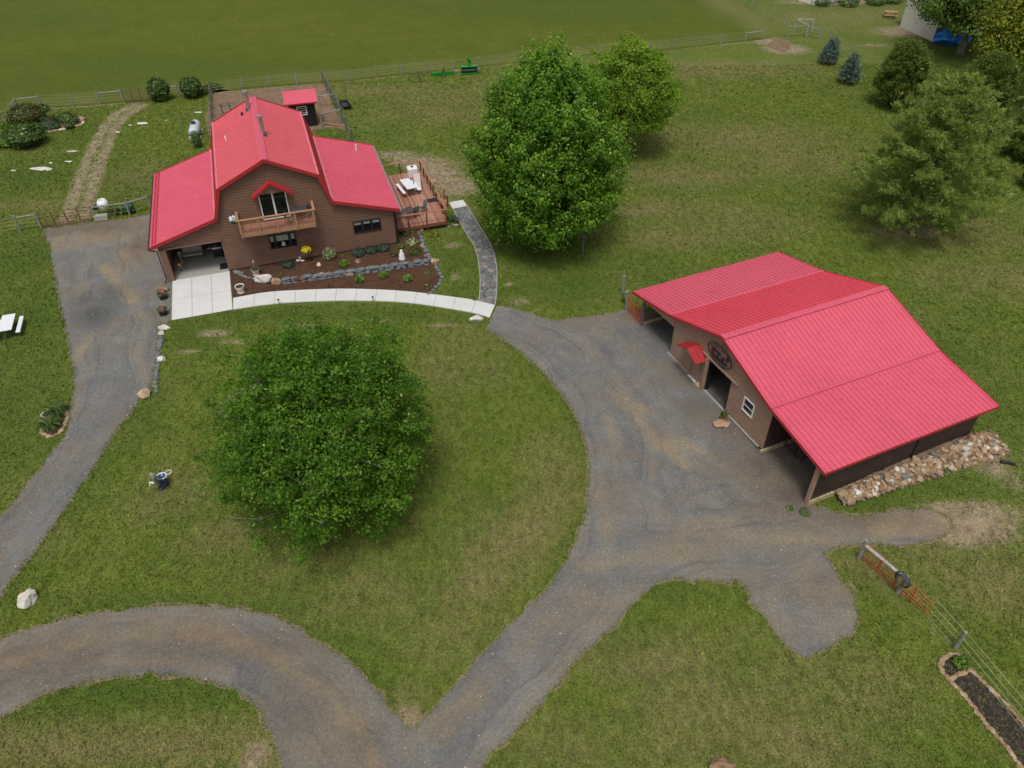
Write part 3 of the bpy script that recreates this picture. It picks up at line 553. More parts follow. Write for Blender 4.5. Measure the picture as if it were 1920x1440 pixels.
# thicker tufts straddling the gravel edges
ed = []
for poly, lo, hi in ((left_poly, 0, len(left_poly)), (right_poly, 0, len(right_poly))):
    A = np.array([(p[0], p[1]) for p in poly])
    for i in range(len(A)):
        a, b = A[i - 1], A[i]; L = np.hypot(*(b - a))
        if L > 1.2: continue
        kk = int(L * 60) + 1; t = rg.random(kk)[:, None]; ed.append(a + (b - a) * t + rg.normal(size=(kk, 2)) * .09)
ed = np.concatenate(ed); kk = (ed[:, 1] > 9) & (np.abs(ed[:, 0]) < 16 + ed[:, 1] * .7) & ~inpoly(ed[:, 0], ed[:, 1], excl[5]) & ~inpoly(ed[:, 0], ed[:, 1], FOOT)
ed = ed[kk]; nb = len(bx); bx = np.concatenate([bx, ed[:, 0]]); by = np.concatenate([by, ed[:, 1]])
n = len(bx); a = rg.random(n) * 6.283; w = .022 + .03 * rg.random(n); h = .03 + .06 * rg.random(n); lean = rg.normal(size=(n, 2)) * .035
w *= 1 + by / 60; hz_ = hz(bx, by)
V = np.stack([np.stack([bx - np.cos(a) * w, by - np.sin(a) * w, hz_ + .002], 1), np.stack([bx + np.cos(a) * w, by + np.sin(a) * w, hz_ + .002], 1), np.stack([bx + lean[:, 0], by + lean[:, 1], hz_ + h], 1)], 1).reshape(-1, 3)
V = np.stack([V[:, 0], V[:, 1], V[:, 2]], 1)
X3, Y3 = np.repeat(bx, 3), np.repeat(by, 3)
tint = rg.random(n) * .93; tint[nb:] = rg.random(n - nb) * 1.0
npmesh('grass', V, np.arange(3 * n).reshape(-1, 3), 'blade', attrs={'tint': np.repeat(tint, 3), 'dry': dryf(X3, Y3), 'lush_shade': lush_shadef(X3, Y3), 'bare': baref(X3, Y3) * .5}, kind='stuff')
# pale stones loose on the gravel
rg = np.random.default_rng(8)
def pebbles(name, poly, n, sd):
    P = np.array([(p[0], p[1]) for p in poly]); x0, y0 = P.min(0); x1, y1 = P.max(0)
    x = x0 + (x1 - x0) * rg.random(n * 3); y = y0 + (y1 - y0) * rg.random(n * 3); kk = inpoly(x, y, P) & (y > 8); x, y = x[kk][:n], y[kk][:n]; m = len(x)
    r = .01 + .03 * rg.random(m)**5; z = hz(x, y) + .03
    base = np.array([(1, 0, 0), (0, 1, 0), (-1, 0, 0), (0, -1, 0), (0, 0, .7)]); V = np.stack([x, y, z], 1)[:, None, :] + base[None] * r[:, None, None] * (.7 + .6 * rg.random((m, 5, 1)))
    F = (np.arange(m)[:, None, None] * 5 + np.array([(0, 1, 4), (1, 2, 4), (2, 3, 4), (3, 0, 4)])[None]).reshape(-1, 3)
    npmesh(name, V.reshape(-1, 3), F, 'whiterock', kind='stuff')
pebbles('loose_gravel', left_poly, 1200, 1); pebbles('loose_gravel', right_poly, 2800, 2)
# concrete
def slab(poly, z0, z1, name='concrete_slab', m='conc'): return MB().prism([(p[0], p[1]) for p in poly], z0, z1)
base = MB(); mb = MB()
xsl = [-7.83, -6.54, -5.25, -3.97]; ysl = [-4.93, -2.55, -.02]; g = .012
for i in range(3):
    for j in range(2):
        q = [HL(xsl[i] + g, ysl[j] + g), HL(xsl[i + 1] - g, ysl[j] + g), HL(xsl[i + 1] - g, ysl[j + 1] - g), HL(xsl[i] + g, ysl[j + 1] - g)]
        mb.prism(q, .0, .06)
mb.build('patio', 'conc')['kind'] = 'structure'
q = [HL(-7.82, -4.92), HL(-3.98, -4.92), HL(-3.98, -.03), HL(-7.82, -.03)]; MB().prism(q, 0, .045).build('patio_joints', 'joint')['kind'] = 'structure'
lo = spline([tuple(G(*q)[:2]) for q in ((437, 581), (500, 572), (560, 567), (640, 564.5), (720, 565.5), (780, 570), (840, 579), (885, 587), (918, 596))], .1)
up = spline([tuple(G(*q)[:2]) for q in ((437, 560), (500, 549), (560, 545), (640, 542.5), (720, 544.5), (780, 549), (840, 556.5), (885, 563), (928, 573))], .1)
def resam(l, n):
    L = np.array([(p[0], p[1]) for p in l]); d = np.r_[0, np.cumsum(np.hypot(*np.diff(L, axis=0).T))]; t = np.linspace(0, d[-1], n)
    return np.stack([np.interp(t, d, L[:, 0]), np.interp(t, d, L[:, 1])], 1)
ns = 13; A = resam(lo, ns * 4 + 1); B_ = resam(up, ns * 4 + 1); mb = MB()
for i in range(ns):
    for k in range(4):
        j = i * 4 + k; a0, a1, b0, b1 = A[j].copy(), A[j + 1].copy(), B_[j].copy(), B_[j + 1].copy()
        if k == 0: d = (a1 - a0); d /= np.hypot(*d); a0 += d * .02; b0 += d * .02
        mb.prism([a0, a1, b1, b0], 0, .06)
mb.build('walkway', 'conc')['kind'] = 'structure'
fl = MB().prism([HL(-7.75, 0.0), HL(-4.02, 0.0), HL(-4.02, 3.6), HL(-7.75, 3.6)], 0, .055).build('carport_floor', 'oldconc'); fl['kind'] = 'structure'
MB().prism([tuple(G(*q)[:2]) for q in ((842, 381), (868, 376), (876, 387), (849, 393))], 0, .07).build('step_slab', 'conc')['kind'] = 'structure'
pl = spline([tuple(G(*q)[:2]) for q in ((849, 392), (868, 428), (890, 465), (899, 505), (900, 545), (897, 566))], .2)
pr = spline([tuple(G(*q)[:2]) for q in ((876, 387), (896, 420), (920, 460), (931, 500), (931, 550), (928, 573))], .2)
sheet('stone_path', [Vector(p) for p in list(pl) + list(pr)[::-1]], .05, 'path', .4)
mb = MB()
for l in (pl, pr):
    for a, b in zip(l[:-1], l[1:]): mb.beam((*a, .045), (*b, .045), .06, .06)
mb.build('path_edging', 'oldconc')['kind'] = 'structure'
# ------------------------------------------------------------------ wall / roof builders
def siding(T, prof, knees, z0, z1, openings=(), step=.2, t=.012, gap=.03):
    mb = MB(); zs = {z0, z1}
    k = math.ceil(z0 / step)
    while k * step < z1: zs.add(round(k * step, 4)); k += 1
    for z in list(zs):
        if z + gap < z1: zs.add(round(z + gap, 4))
    for kz in knees:
        if z0 < kz < z1: zs.add(kz)
    for o in openings: zs |= {z for z in (o[2], o[3]) if z0 < z < z1}
    zs = sorted(zs)
    for a, b in zip(zs[:-1], zs[1:]):
        if b - a < 1e-4: continue
        mid = (a + b) / 2; k0 = math.floor(mid / step) * step
        ing = mid - k0 < gap
        oa = -.03 if ing else t * (1 - (a - k0) / step); ob = -.03 if ing else t * (1 - (b - k0) / step)
        la, ra = prof(a + 1e-4); lb, rb = prof(b - 1e-4)
        cuts = sorted([(o[0], o[1]) for o in openings if o[2] < mid < o[3]])
        spans = []; cur = (la, lb)
        for c0, c1 in cuts:
            if c0 > cur[0]: spans.append((cur, (c0, c0)))
            cur = (c1, c1)
        if cur[0] < ra: spans.append((cur, (ra, rb)))
        for (xa, xb), (ya, yb) in spans:
            mb.add([T(xa, oa, a), T(ya, oa, a), T(yb, ob, b), T(xb, ob, b)], [(0, 1, 2, 3)])
            if abs(a - k0) < 1e-3: mb.add([T(xa, -.03, a), T(ya, -.03, a), T(ya, t * (gap / step), a), T(xa, t * (gap / step), a)], [(0, 1, 2, 3)])
            if abs(a - k0 - gap) < 1e-3: mb.add([T(xa, -.03, a), T(ya, -.03, a), T(ya, oa, a), T(xa, oa, a)], [(0, 1, 2, 3)])
    return mb
def ribpanel(E0, E1, R0, R1, pitch=.30, rh=.042, th=.06):
    "metal sheet: E eave, R ridge side; 0 front, 1 back; ribs run down the slope"
    E0, E1, R0, R1 = map(Vector, (E0, E1, R0, R1)); L = (E1 - E0).length; n = (E1 - E0).cross(R0 - E0).normalized()
    if n.z < 0: n = -n
    mb = MB(); k = int(L / pitch); us = [(0, 0)]
    for i in range(k):
        c = (i + .5) * L / k; us += [(c - .032, 0), (c - .02, rh), (c + .02, rh), (c + .032, 0)]
    us = [u for u in us if u[0] < L - .001]; us.append((L, 0)); o = len(mb.v)
    for u, h in us:
        f = u / L; mb.v.append(tuple(E0.lerp(E1, f) + n * h)); mb.v.append(tuple(R0.lerp(R1, f) + n * h))
    for i in range(len(us) - 1): mb.f.append([2 * i, 2 * i + 2, 2 * i + 3, 2 * i + 1])
    q = [p - n * th for p in (E0, E1, R1, R0)]; t4 = [E0, E1, R1, R0]
    mb.add(q + t4, [(0, 1, 2, 3), (0, 4, 5, 1), (1, 5, 6, 2), (2, 6, 7, 3), (3, 7, 4, 0)])
    return mb
def windowset(par, T, x0, x1, z0, z1, panes, fr='frame', fw=.07, blind_reflection=0, name='window'):
    "T maps (x, out, z)"
    mb = MB()
    def bx(a, b, c, d, o0, o1, m_):
        vs = [T(x, o, z) for x in (a, b) for o in (o0, o1) for z in (c, d)]
        m_.add(vs, [(0, 1, 3, 2), (4, 6, 7, 5), (0, 4, 5, 1), (2, 3, 7, 6), (0, 2, 6, 4), (1, 5, 7, 3)])
    bx(x0, x1, z0, z0 + fw, -.05, .06, mb); bx(x0, x1, z1 - fw, z1, -.05, .06, mb); bx(x0, x0 + fw, z0 + fw, z1 - fw, -.05, .06, mb); bx(x1 - fw, x1, z0 + fw, z1 - fw, -.05, .06, mb)
    xx = x0 + fw
    for i, (a, b) in enumerate(zip(panes[:-1], panes[1:])):
        if i: bx(a - fw * .8, a + fw * .8, z0 + fw, z1 - fw, -.05, .055, mb)
    w = mb.build(name, fr, par)
    for i, (a, b) in enumerate(zip(panes[:-1], panes[1:])):
        p = MB(); bx(a + fw * .7, b - fw * .7, z0 + fw * .9, z1 - fw * .9, -.04, .0, p); p.build('pane', 'glass', w)
        if blind_reflection:
            p = MB(); bx(a + fw * 1.2, b - fw * 1.2, z1 - fw - (z1 - z0 - 2 * fw) * blind_reflection, z1 - fw * 1.3, -.01, .004, p); p.build('blind_reflection', 'blind_reflection', w)  # blind before the glass; its pale tone also paints the sky reflection
    return w
# ------------------------------------------------------------------ HOUSE
hs_ = thing('house', 'brown lap-sided gambrel house with red metal roof, balcony and carport', 'house', (HX, HY, 0), R(HYAW))
hR, ha, hK, hb, hB, hc, hE, hD, yf = 7.938, 3.247, 6.38, 3.891, 4.317, 8.50, 2.915, 11.1, -.3
def hprof(z):
    if z < 2.84: w = 8.06
    elif z < hB - .1: w = hc - (hc - hb) * (z - (hE - .1)) / (hB - hE); w = min(w, 8.06)
    elif z < hK - .12: w = hb - .06 - (hb - ha) * (z - hB + .1) / (hK - hB)
    else: w = max(0, (ha - .06) * (hR - .12 - z) / (hR - hK))
    return -w, w
TF = lambda x, o, z: (x, -o, z); TB_ = lambda x, o, z: (x, hD - .25 + o, z)
ops = [(-7.62, -4.0, 0, 2.45), (-.86, .92, 3.55, 5.6), (-.84, .98, 1.25, 2.3), (5.08, 7.02, 1.42, 2.34)]
siding(TF, hprof, (2.84, hB - .1, hK - .12), .12, hR - .12, ops).build('wall', 'siding', hs_)
siding(TB_, hprof, (2.84, hB - .1, hK - .12), .12, hR - .12).build('wall', 'siding', hs_)
siding(lambda x, o, z: (8.06 + o, x, z), lambda z: (0, hD - .25), (), .12, 2.86).build('wall', 'siding', hs_)
siding(lambda x, o, z: (-8.06 - o, x, z), lambda z: (0, hD - .25), (), .05, 2.86).build('wall', 'siding', hs_)
MB().box((2.02, 5.4, .06), (12.0, 10.8, .12)).build('foundation', 'black', hs_)
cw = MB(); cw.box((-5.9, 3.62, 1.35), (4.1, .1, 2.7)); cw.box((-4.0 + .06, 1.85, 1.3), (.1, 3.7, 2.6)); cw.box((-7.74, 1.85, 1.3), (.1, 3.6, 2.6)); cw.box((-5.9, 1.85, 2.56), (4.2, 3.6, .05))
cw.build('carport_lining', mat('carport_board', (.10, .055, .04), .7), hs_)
MB().box((-7.83, -.06, 1.25), (.42, .14, 2.5)).build('corner_post', 'siding', hs_)
MB().box((-5.8, -.05, 2.53), (3.75, .1, .12)).build('header_trim', 'siding', hs_)
mb = MB(); mb.box((8.1, -.04, 1.35), (.12, .12, 2.7)); mb.build('corner_trim', 'frame', hs_)
for s in (-1, 1):
    ribpanel((s * (ha + .02), yf, hK), (s * (ha + .02), hD, hK), (0, yf, hR), (0, hD, hR), .3, .036).build('roof_panel', 'roofh', hs_)
    ribpanel((s * hb, yf + .0, hB), (s * hb, hD, hB), (s * ha, yf, hK - .05), (s * ha, hD, hK - .05), .2, .01).build('roof_panel', 'trim', hs_)
    ribpanel((s * hc, yf, hE), (s * hc, hD + .1, hE), (s * (hb - .05), yf, hB), (s * (hb - .05), hD + .1, hB), .3, .036).build('roof_panel', 'roof', hs_)
    f = MB()
    for a, b in (((0, hR), (ha, hK)), ((ha, hK), (hb, hB)), ((hb, hB), (hc, hE))):
        f.beam((s * a[0], yf - .02, a[1] - .07), (s * b[0], yf - .02, b[1] - .07), .05, .22)
        f.beam((s * a[0], hD + .1, a[1] - .07), (s * b[0], hD + .1, b[1] - .07), .05, .22)
    f.build('fascia', 'trim', hs_)
    ft = MB(); ft.box((s * (ha + .03), (yf + hD) / 2, hK + .03), (.14, hD - yf, .03)); ft.box((s * (hb + .02), (yf + hD) / 2, hB + .045), (.2, hD - yf, .03)); ft.build('flashing', mat('pale_pink_flashing', (.62, .16, .2), .4), hs_)
    gt = MB(); gt.box((s * (hc + .06), (yf + hD) / 2, hE - .1), (.12, hD - yf + .1, .12)); gt.build('gutter', 'frame' if s < 0 else 'steel', hs_)
    gp = MB(); xo = s * 8.3
    gp.tube([(s * (hc + .05), -.15, hE - .15), (s * (hc + .0), -.12, hE - .3), (s * 8.14, -.1, hE - .45), (s * 8.14, -.1, .25), (s * 8.3, -.25, .1)], .045, 6); gp.build('downspout', 'frame', hs_)
rc = MB(); rc.beam((-.12, yf, hR + .0), (-.12, hD, hR + .0), .26, .03); rc.beam((.12, yf, hR + .0), (.12, hD, hR + .0), .26, .03); rc.box((0, (yf + hD) / 2, hR + .03), (.12, hD - yf, .05))
rc.build('ridge_cap', 'roof', hs_)
for i in range(46):
    for row in range(2):
        y = yf + .15 + i * (hD - yf - .2) / 46 + row * .08; f = .045 + .045 * row; x = -(hc - (hc - hb) * f); z = hE + (hB - hE) * f
        if i == 0 and row == 0: sgp = MB().box((0, 0, .05), (.1, .035, .07)).build('snow_guard', 'trim', hs_); o = sgp
        else: o = sgp.copy(); C.objects.link(o); o.parent = hs_
        o.location = (x, y, z)
# sliding door and its little gable canopy
w = windowset(hs_, TF, -.88, .94, 3.53, 5.6, [-.88, .03, .94], 'white', .075, name='sliding_door')
cn = thing('canopy', None, None); cn.parent = hs_
MB().prism([(-1.0, 5.6), (1.06, 5.6), (.03, 6.3)], -.42, 0, lambda x, y, z: (x, z, y)).build('canopy_gable', mat('canopy_board', (.2, .14, .09), .7), cn)
for s in (-1, 1):
    ribpanel((.03 + s * 1.3, -.62, 5.52), (.03 + s * 1.3, 0, 5.52), (.03, -.62, 6.42), (.03, 0, 6.42), .2, .03, .05).build('canopy_roof', 'trim', cn)
    MB().beam((.03, -.64, 6.36), (.03 + s * 1.32, -.64, 5.45), .03, .13).build('canopy_fascia', 'trim', cn)
windowset(hs_, TF, -.86, 1.0, 1.23, 2.32, [-.86, -.45, .55, 1.0], 'frame', .08, .5)
windowset(hs_, TF, 5.06, 7.04, 1.4, 2.36, [5.06, 5.72, 6.38, 7.04], 'frame', .08, .28)
MB().lathe([(.08, .3), (.17, 0)], (.06, .06, 1.4), 12).build('lamp_shade', 'potcream', hs_)
# balcony
bal = thing('balcony', None, None); bal.parent = hs_
bf = MB()
for i in range(9): bf.box((0.0, -.06 - i * .135, 3.40), (4.9, .125, .04))
bf.build('floor_boards', mat('balcony_boards', (.30, .13, .10), .65, .2, 5), bal)
br = MB(); br.box((0, -1.24, 3.27), (5.0, .05, .3)); br.box((-2.47, -.62, 3.27), (.05, 1.2, .3)); br.box((2.47, -.62, 3.27), (.05, 1.2, .3)); br.build('rim_board', 'balwood', bal)
for x in (-2.42, -1.62, 0, 1.62, 2.42) if False else (-2.42, -1.22, 0, 1.22, 2.42): MB().box((x, -1.30, 3.76), (.1, .09, 1.3)).build('post', 'balwood', bal)
for x in (-2.52, 2.52): MB().box((x, -.75, 3.7), (.09, .1, 1.2)).build('post', 'balwood', bal)
hr = MB(); hr.box((0, -1.28, 4.42), (5.25, .17, .05)); hr.box((-2.52, -.6, 4.42), (.17, 1.2, .048)); hr.box((2.52, -.6, 4.42), (.17, 1.2, .048)); hr.build('hand_rail', 'balwood', bal)
bw = MB()
for i in range(34):
    x = -2.4 + i * 4.8 / 33; bw.box((x, -1.25, 3.85), (.014, .014, 1.0))
for i in range(8): bw.box((0, -1.25, 3.5 + i * .11), (4.8, .012, .012))
bw.build('wire_infill', 'balwood', bal)
bb_ = MB(); [bb_.beam((x, 0, 2.8), (x, -1.1, 3.2), .1, .12) for x in (-2.3, 2.3)]; bb_.build('brace', 'balwood', bal)
# roof pipes
for (x, y, hgt, zr) in ((-.42, 9.3, 1.25, 7.72), (.30, 4.1, 1.25, 7.78)):
    fp = thing('flue_pipe', None, None); fp.parent = hs_
    MB().lathe([(.13, -.2), (.13, hgt)], (x, y, zr), 12).build('pipe', 'steel', fp)
    MB().lathe([(0.0, .16), (.2, .12), (.2, 0), (.13, -.02)], (x, y, zr + hgt), 12).build('cap', 'steel', fp)
    MB().box((x, y, zr + .0), (.42, .42, .12), 0).build('boot', 'leadgrey', fp)
MB().lathe([(.0, .3), (.09, .28), (.09, -.1)], (-.95, 8.9, 7.42), 8).build('vent_pipe', 'black', hs_)
MB().lathe([(.0, .42), (.06, .42), (.06, -.1)], (-2.35, 6.2, 6.78), 8).build('vent_pipe', 'white', hs_)
MB().lathe([(.0, .5), (.07, .5), (.07, -.1)], (7.0, 9.5, 3.4), 8).build('vent_pipe', 'white', hs_)
# things on the balcony
def hw(x, y, z): p = HL(x, y); return (p[0], p[1], z)
def iron_chair(loc, rz, label, grp, m='leadgrey', name='patio_chair'):
    c = thing(name, label, 'chair', loc, rz, grp)
    MB().lathe([(.0, .45), (.2, .45), (.23, .435), (.2, .42), (0, .42)], n=12).build('seat', m, c)
    b = MB(); b.torus((0, .2, .72), .2, .018, 14, 5, 'Y'); [b.tube([(x, .2, .45), (x * .9, .2, .9)], .01, 4) for x in (-.15, -.09, -.03, .03, .09, .15)]; b.prism([(-.17, .5), (.17, .5), (.19, .8), (0, .9), (-.19, .8)], .205, .215, lambda x, y, z: (x, z, y)); b.build('backrest', m, c)
    for x, y in ((-.18, -.17), (.18, -.17), (-.18, .18), (.18, .18)): MB().tube([(x * .9, y * .9, .43), (x * 1.1, y * 1.1, 0)], .014, 5).build('leg', m, c)
    return c
iron_chair(hw(2.12, -.42, 3.42), R(HYAW - 40), 'dark metal chair with fan back at the right end of the balcony', 'patio chairs on the balcony')
iron_chair(hw(.78, -.8, 3.42), R(HYAW + 60), 'dark metal chair just in front of the balcony sliding door', 'patio chairs on the balcony')
t = thing('bistro_table', 'small round dark metal table on the balcony beside the chairs', 'table', hw(1.42, -.48, 3.42), R(HYAW))
MB().lathe([(0, .76), (.42, .76), (.44, .74), (.42, .72), (0, .72)], n=20).build('tabletop', 'leadgrey', t)
for a in range(4): MB().tube([(.08 * math.cos(a * 1.57), .08 * math.sin(a * 1.57), .69), (.05 * math.cos(a * 1.57), .05 * math.sin(a * 1.57), .35), (.26 * math.cos(a * 1.57), .26 * math.sin(a * 1.57), 0)], .014, 5).build('leg', 'leadgrey', t)
def petals(mb, c, rad, n, s, seed):
    r_ = jit(seed)
    for _ in range(n):
        p = Vector((r_.gauss(0, 1), r_.gauss(0, 1), abs(r_.gauss(0, .8)))).normalized() * rad * r_.uniform(.6, 1) + Vector(c)
        a = Vector((r_.gauss(0, 1), r_.gauss(0, 1), r_.gauss(0, 1))).normalized(); b = a.orthogonal().normalized()
        mb.add([p - a * s, p + b * s, p + a * s, p - b * s], [(0, 1, 2, 3)])
    return mb
def leafball(name, c, rad, n, s, m, par, seed):
    rr = np.random.default_rng(seed); D = rr.normal(size=(n, 3)); D[:, 2] = np.abs(D[:, 2]) * .9 - .15; D /= np.linalg.norm(D, axis=1, keepdims=True)
    P = D * np.array(rad) * (rr.uniform(.45, 1.05, (n, 1))) + np.array(c)
    return leaves(name, P, D + rr.normal(size=(n, 3)) * .5 + np.array([0, 0, .4]), s * (.7 + .6 * rr.random(n)), rr.random(n), m, par, seed)
t = thing('hanging_planter', 'white and purple flowers in a planter hooked on the balcony left end', 'planter', hw(-2.78, -.75, 4.0), 0)
MB().lathe([(0, 0), (.13, 0), (.18, .22), (.16, .22), (.14, .18), (0, .18)], n=12).build('pot', 'darkgreen', t)
leafball('foliage', (0, 0, .2), (.25, .25, .2), 160, .06, 'lf_shrub', t, 3)
petals(MB(), (0, 0, .3), .27, 110, .05, 3).build('flowers', 'whiteflower', t)
MB().tube([(0, 0, .2), (.1, 0, .5), (.26, 0, .42)], .012, 5).build('hook', 'black', t)
# carport things
t = thing('glider_bench', 'beige cushioned glider bench at the back of the carport', 'bench', hw(-6.35, 2.55, .055), R(HYAW))
MB().box((0, 0, .42), (1.35, .55, .14), 0).build('seat', 'cushion', t, bevel=.03); MB().box((0, .28, .75), (1.35, .14, .6), 0, R(-12)).build('backrest', 'cushion', t, bevel=.03)
for s in (-1, 1):
    MB().box((s * .72, 0, .6), (.06, .55, .05)).build('armrest', 'cushion', t)
    MB().tube([(s * .72, -.25, .6), (s * .72, -.25, .05), (s * .72, .25, .05), (s * .72, .25, .6)], .02, 5).build('leg', 'greydark', t)
t = thing('gas_grill', 'black gas grill with steel side shelves inside the carport', 'grill', hw(-4.62, 2.35, .055), R(HYAW))
MB().box((0, 0, .42), (.62, .5, .72)).build('cabinet', 'black', t, bevel=.02)
MB().lathe([(0, -.33), (.27, -.33), (.27, .33), (0, .33)], (0, 0, .88), 14, 'X').build('lid', 'blackmet', t, True)
MB().box((0, -.3, .82), (.62, .1, .12)).build('control_panel', 'steel', t); MB().box((-.47, 0, .82), (.32, .42, .04)).build('side_shelf', 'steel', t); MB().box((.44, 0, .82), (.24, .42, .04)).build('side_shelf', 'steel', t)
for x in (-.27, .27): MB().lathe([(0, -.03), (.08, -.03), (.08, .03), (0, .03)], (x, -.2, .03), 10, 'X').build('wheel', 'rubber', t)
tag(MB().box((0, 0, .012), (.55, .8, .022)).build('doormat', 'black', loc=hw(-4.33, .75, .056), rz=R(HYAW)), 'black doormat on carport floor beside the brown wall', 'mat')
t = thing('pedestal_planter', 'small stone pedestal with a white ball in the left back corner of the carport', 'statue', hw(-7.2, 2.3, .055), 0)
MB().lathe([(0, 0), (.2, 0), (.17, .08), (.1, .15), (.09, .5), (.2, .58), (.2, .64), (0, .64)], n=12).build('pedestal', 'greywood', t); MB().rock((0, 0, .76), (.26, .26, .26), 3, .05).build('ball', 'potcream', t, True)
t = thing('camp_tripod', 'small yellow-topped folding tripod tool near the carport post', 'tool', hw(-7.2, .9, .055), 0)
for a in range(3): MB().tube([(0, 0, .6), (.3 * math.cos(a * 2.1), .3 * math.sin(a * 2.1), 0)], .015, 5).build('leg', 'steel', t)
MB().box((0, 0, .62), (.2, .16, .14)).build('head', 'orange', t)
# ------------------------------------------------------------------ deck
dk = thing('wooden_deck', 'red-brown board deck with railing and steps on the right side of the house', 'deck', (HX, HY, 0), R(HYAW))
dx0, dx1, dy0, dy1, dz = 8.2, 12.2, 1.15, 10.05, .6
MB().box(((dx0 + dx1) / 2, (dy0 + dy1) / 2, dz - .02), (dx1 - dx0, dy1 - dy0, .04)).build('floor_boards', 'deck', dk)
r_ = MB(); r_.box(((dx0 + dx1) / 2, dy0 - .02, dz - .16), (dx1 - dx0 + .1, .04, .26)); r_.box((dx1 + .02, (dy0 + dy1) / 2, dz - .16), (.04, dy1 - dy0, .26)); r_.box(((dx0 + dx1) / 2, dy1 + .02, dz - .16), (dx1 - dx0, .04, .26)); r_.build('rim_board', mat('deck_rim', (.2, .07, .045), .65), dk)
def post(x, y, z0, z1, par=dk, m='darkwood'): MB().box((x, y, (z0 + z1) / 2), (.09, .09, z1 - z0)).build('post', m, par)
for x, y in ((8.35, dy0), (9.25, dy0), (10.65, dy0), (12.15, dy0), (8.9, dy1), (10.4, dy1), (12.15, dy1), (12.15, 8.9), (12.15, 7.6), (12.15, 6.4), (12.15, 5.35), (12.15, 4.3), (12.15, 2.2)): post(x, y, .1, 1.52)
rl = MB(); rl.box((10.2, dy0, 1.55), (4.05, .14, .045)); rl.box((10.2, dy1, 1.55), (4.05, .14, .045)); rl.box((12.17, 7.7, 1.553), (.14, 4.75, .045)); rl.box((12.17, 2.75, 1.553), (.14, 3.2, .045)); rl.build('hand_rail', 'deckwood', dk)
st = MB()
for i in range(3): st.box((12.4 + i * .3, 4.83, dz - .15 * (i + 1)), (.31, 1.0, .05))
st.beam((12.2, 4.3, .45), (13.1, 4.3, .05), .05, .25); st.beam((12.2, 5.35, .45), (13.1, 5.35, .05), .05, .25); st.build('steps', 'deckwood', dk)
for y in (4.3, 5.35):
    MB().beam((12.2, y, 1.45), (13.15, y, .95), .09, .045).build('stair_rail', 'deckwood', dk); post(13.0, y, 0, 1.0)
for x in (9.2, 11.4): post(x, dy0 + .2, 0, .35)
wr_ = MB()
for z in (.8, 1.0, 1.2, 1.38):
    wr_.tube([(8.3, dy0, z), (12.15, dy0, z)], .004, 3); wr_.tube([(12.15, 5.35, z), (12.15, dy1, z)], .004, 3); wr_.tube([(8.9, dy1, z), (12.15, dy1, z)], .004, 3)
wr_.build('railing_wire', 'frame', dk)
def picnic(loc, rz, label, name='picnic_table'):
    t = thing(name, label, 'picnic table', loc, rz)
    MB().box((0, 0, .72), (.78, 1.83, .045)).build('tabletop', 'whiteplas', t, bevel=.015)
    for s in (-1, 1):
        MB().box((s * .64, 0, .44), (.26, 1.83, .04)).build('bench', 'whiteplas', t, bevel=.012)
        f = MB(); f.tube([(-.72, s * .62, .42), (-.72, s * .62, .06), (-.6, s * .62, .02), (.6, s * .62, .02), (.72, s * .62, .06), (.72, s * .62, .42)], .02, 6); f.tube([(-.15, s * .62, .02), (-.15, s * .45, .7)], .018, 5); f.tube([(.15, s * .62, .02), (.15, s * .45, .7)], .018, 5); f.tube([(-.64, s * .62, .4), (.64, s * .62, .4)], .015, 5)
        f.build('leg_frame', 'black', t)
    return t
p = G(765, 344.5, 1.32); picnic((p.x, p.y, dz), R(HYAW + 8), 'white folding picnic table with black legs on the wooden deck')
ta, tb = G(17, 589, .72), G(8.5, 621, .72); p = (ta + tb) / 2; picnic((p.x, p.y, 0), math.atan2(tb.y - ta.y, tb.x - ta.x) + math.pi / 2, 'white picnic table standing on the lawn left of the gravel drive')
p = G(783, 345, .95)
t = thing('lounge_chair', 'pale sling recliner chair on the deck beside the picnic table', 'lounge chair', (p.x, p.y, dz), R(HYAW - 8))
MB().box((0, -.15, .38), (.52, .75, .035)).build('seat', 'sling', t); MB().beam((0, .22, .38), (0, .62, .98), .52, .035).build('backrest', 'sling', t); MB().beam((0, -.52, .38), (0, -.75, .16), .52, .03).build('leg_rest', 'sling', t)
for s in (-1, 1):
    MB().tube([(s * .3, -.4, 0), (s * .3, -.3, .55), (s * .3, .25, .6), (s * .3, .45, .1), (s * .3, .4, 0), (s * .3, -.4, 0)], .016, 5).build('leg', 'frame', t)
    MB().box((s * .31, -.02, .6), (.06, .5, .03)).build('armrest', 'frame', t)
p = G(776, 321, .95)
t = thing('storage_tank', 'white round-edged plastic tank in the back corner of the deck', 'tank', (p.x - .1, p.y - .2, dz), R(HYAW))
MB().box((0, 0, .42), (.85, .75, .84)).build('body', 'white', t, bevel=.1); MB().lathe([(0, .06), (.12, .06), (.13, 0)], (0, 0, .84), 12).build('lid', 'leadgrey', t)
p = G(811, 375, .62); tag(MB().box((0, 0, .012), (.85, .6, .024)).build('doormat', 'black', loc=(p.x, p.y, dz), rz=R(HYAW + 5)), 'black doormat on the deck at the top of the steps', 'mat')
def sq_chair(u, v, rz, label):
    p = G(u, v, dz + .4); c = thing('patio_chair', label, 'chair', (p.x, p.y, dz), rz, 'patio chairs on the deck')
    MB().box((0, 0, .42), (.48, .46, .03)).build('seat', 'leadgrey', c); MB().box((0, .24, .72), (.48, .03, .5), 0, R(-12)).build('backrest', 'mesh', c)
    for x in (-.22, .22):
        for y in (-.2, .2): MB().tube([(x, y, .42), (x * 1.15, y * 1.2, 0)], .013, 5).build('leg', 'frame', c)
    return c
sq_chair(748, 401, R(HYAW + 70), 'dark metal patio chair against the brown house wall on the deck')
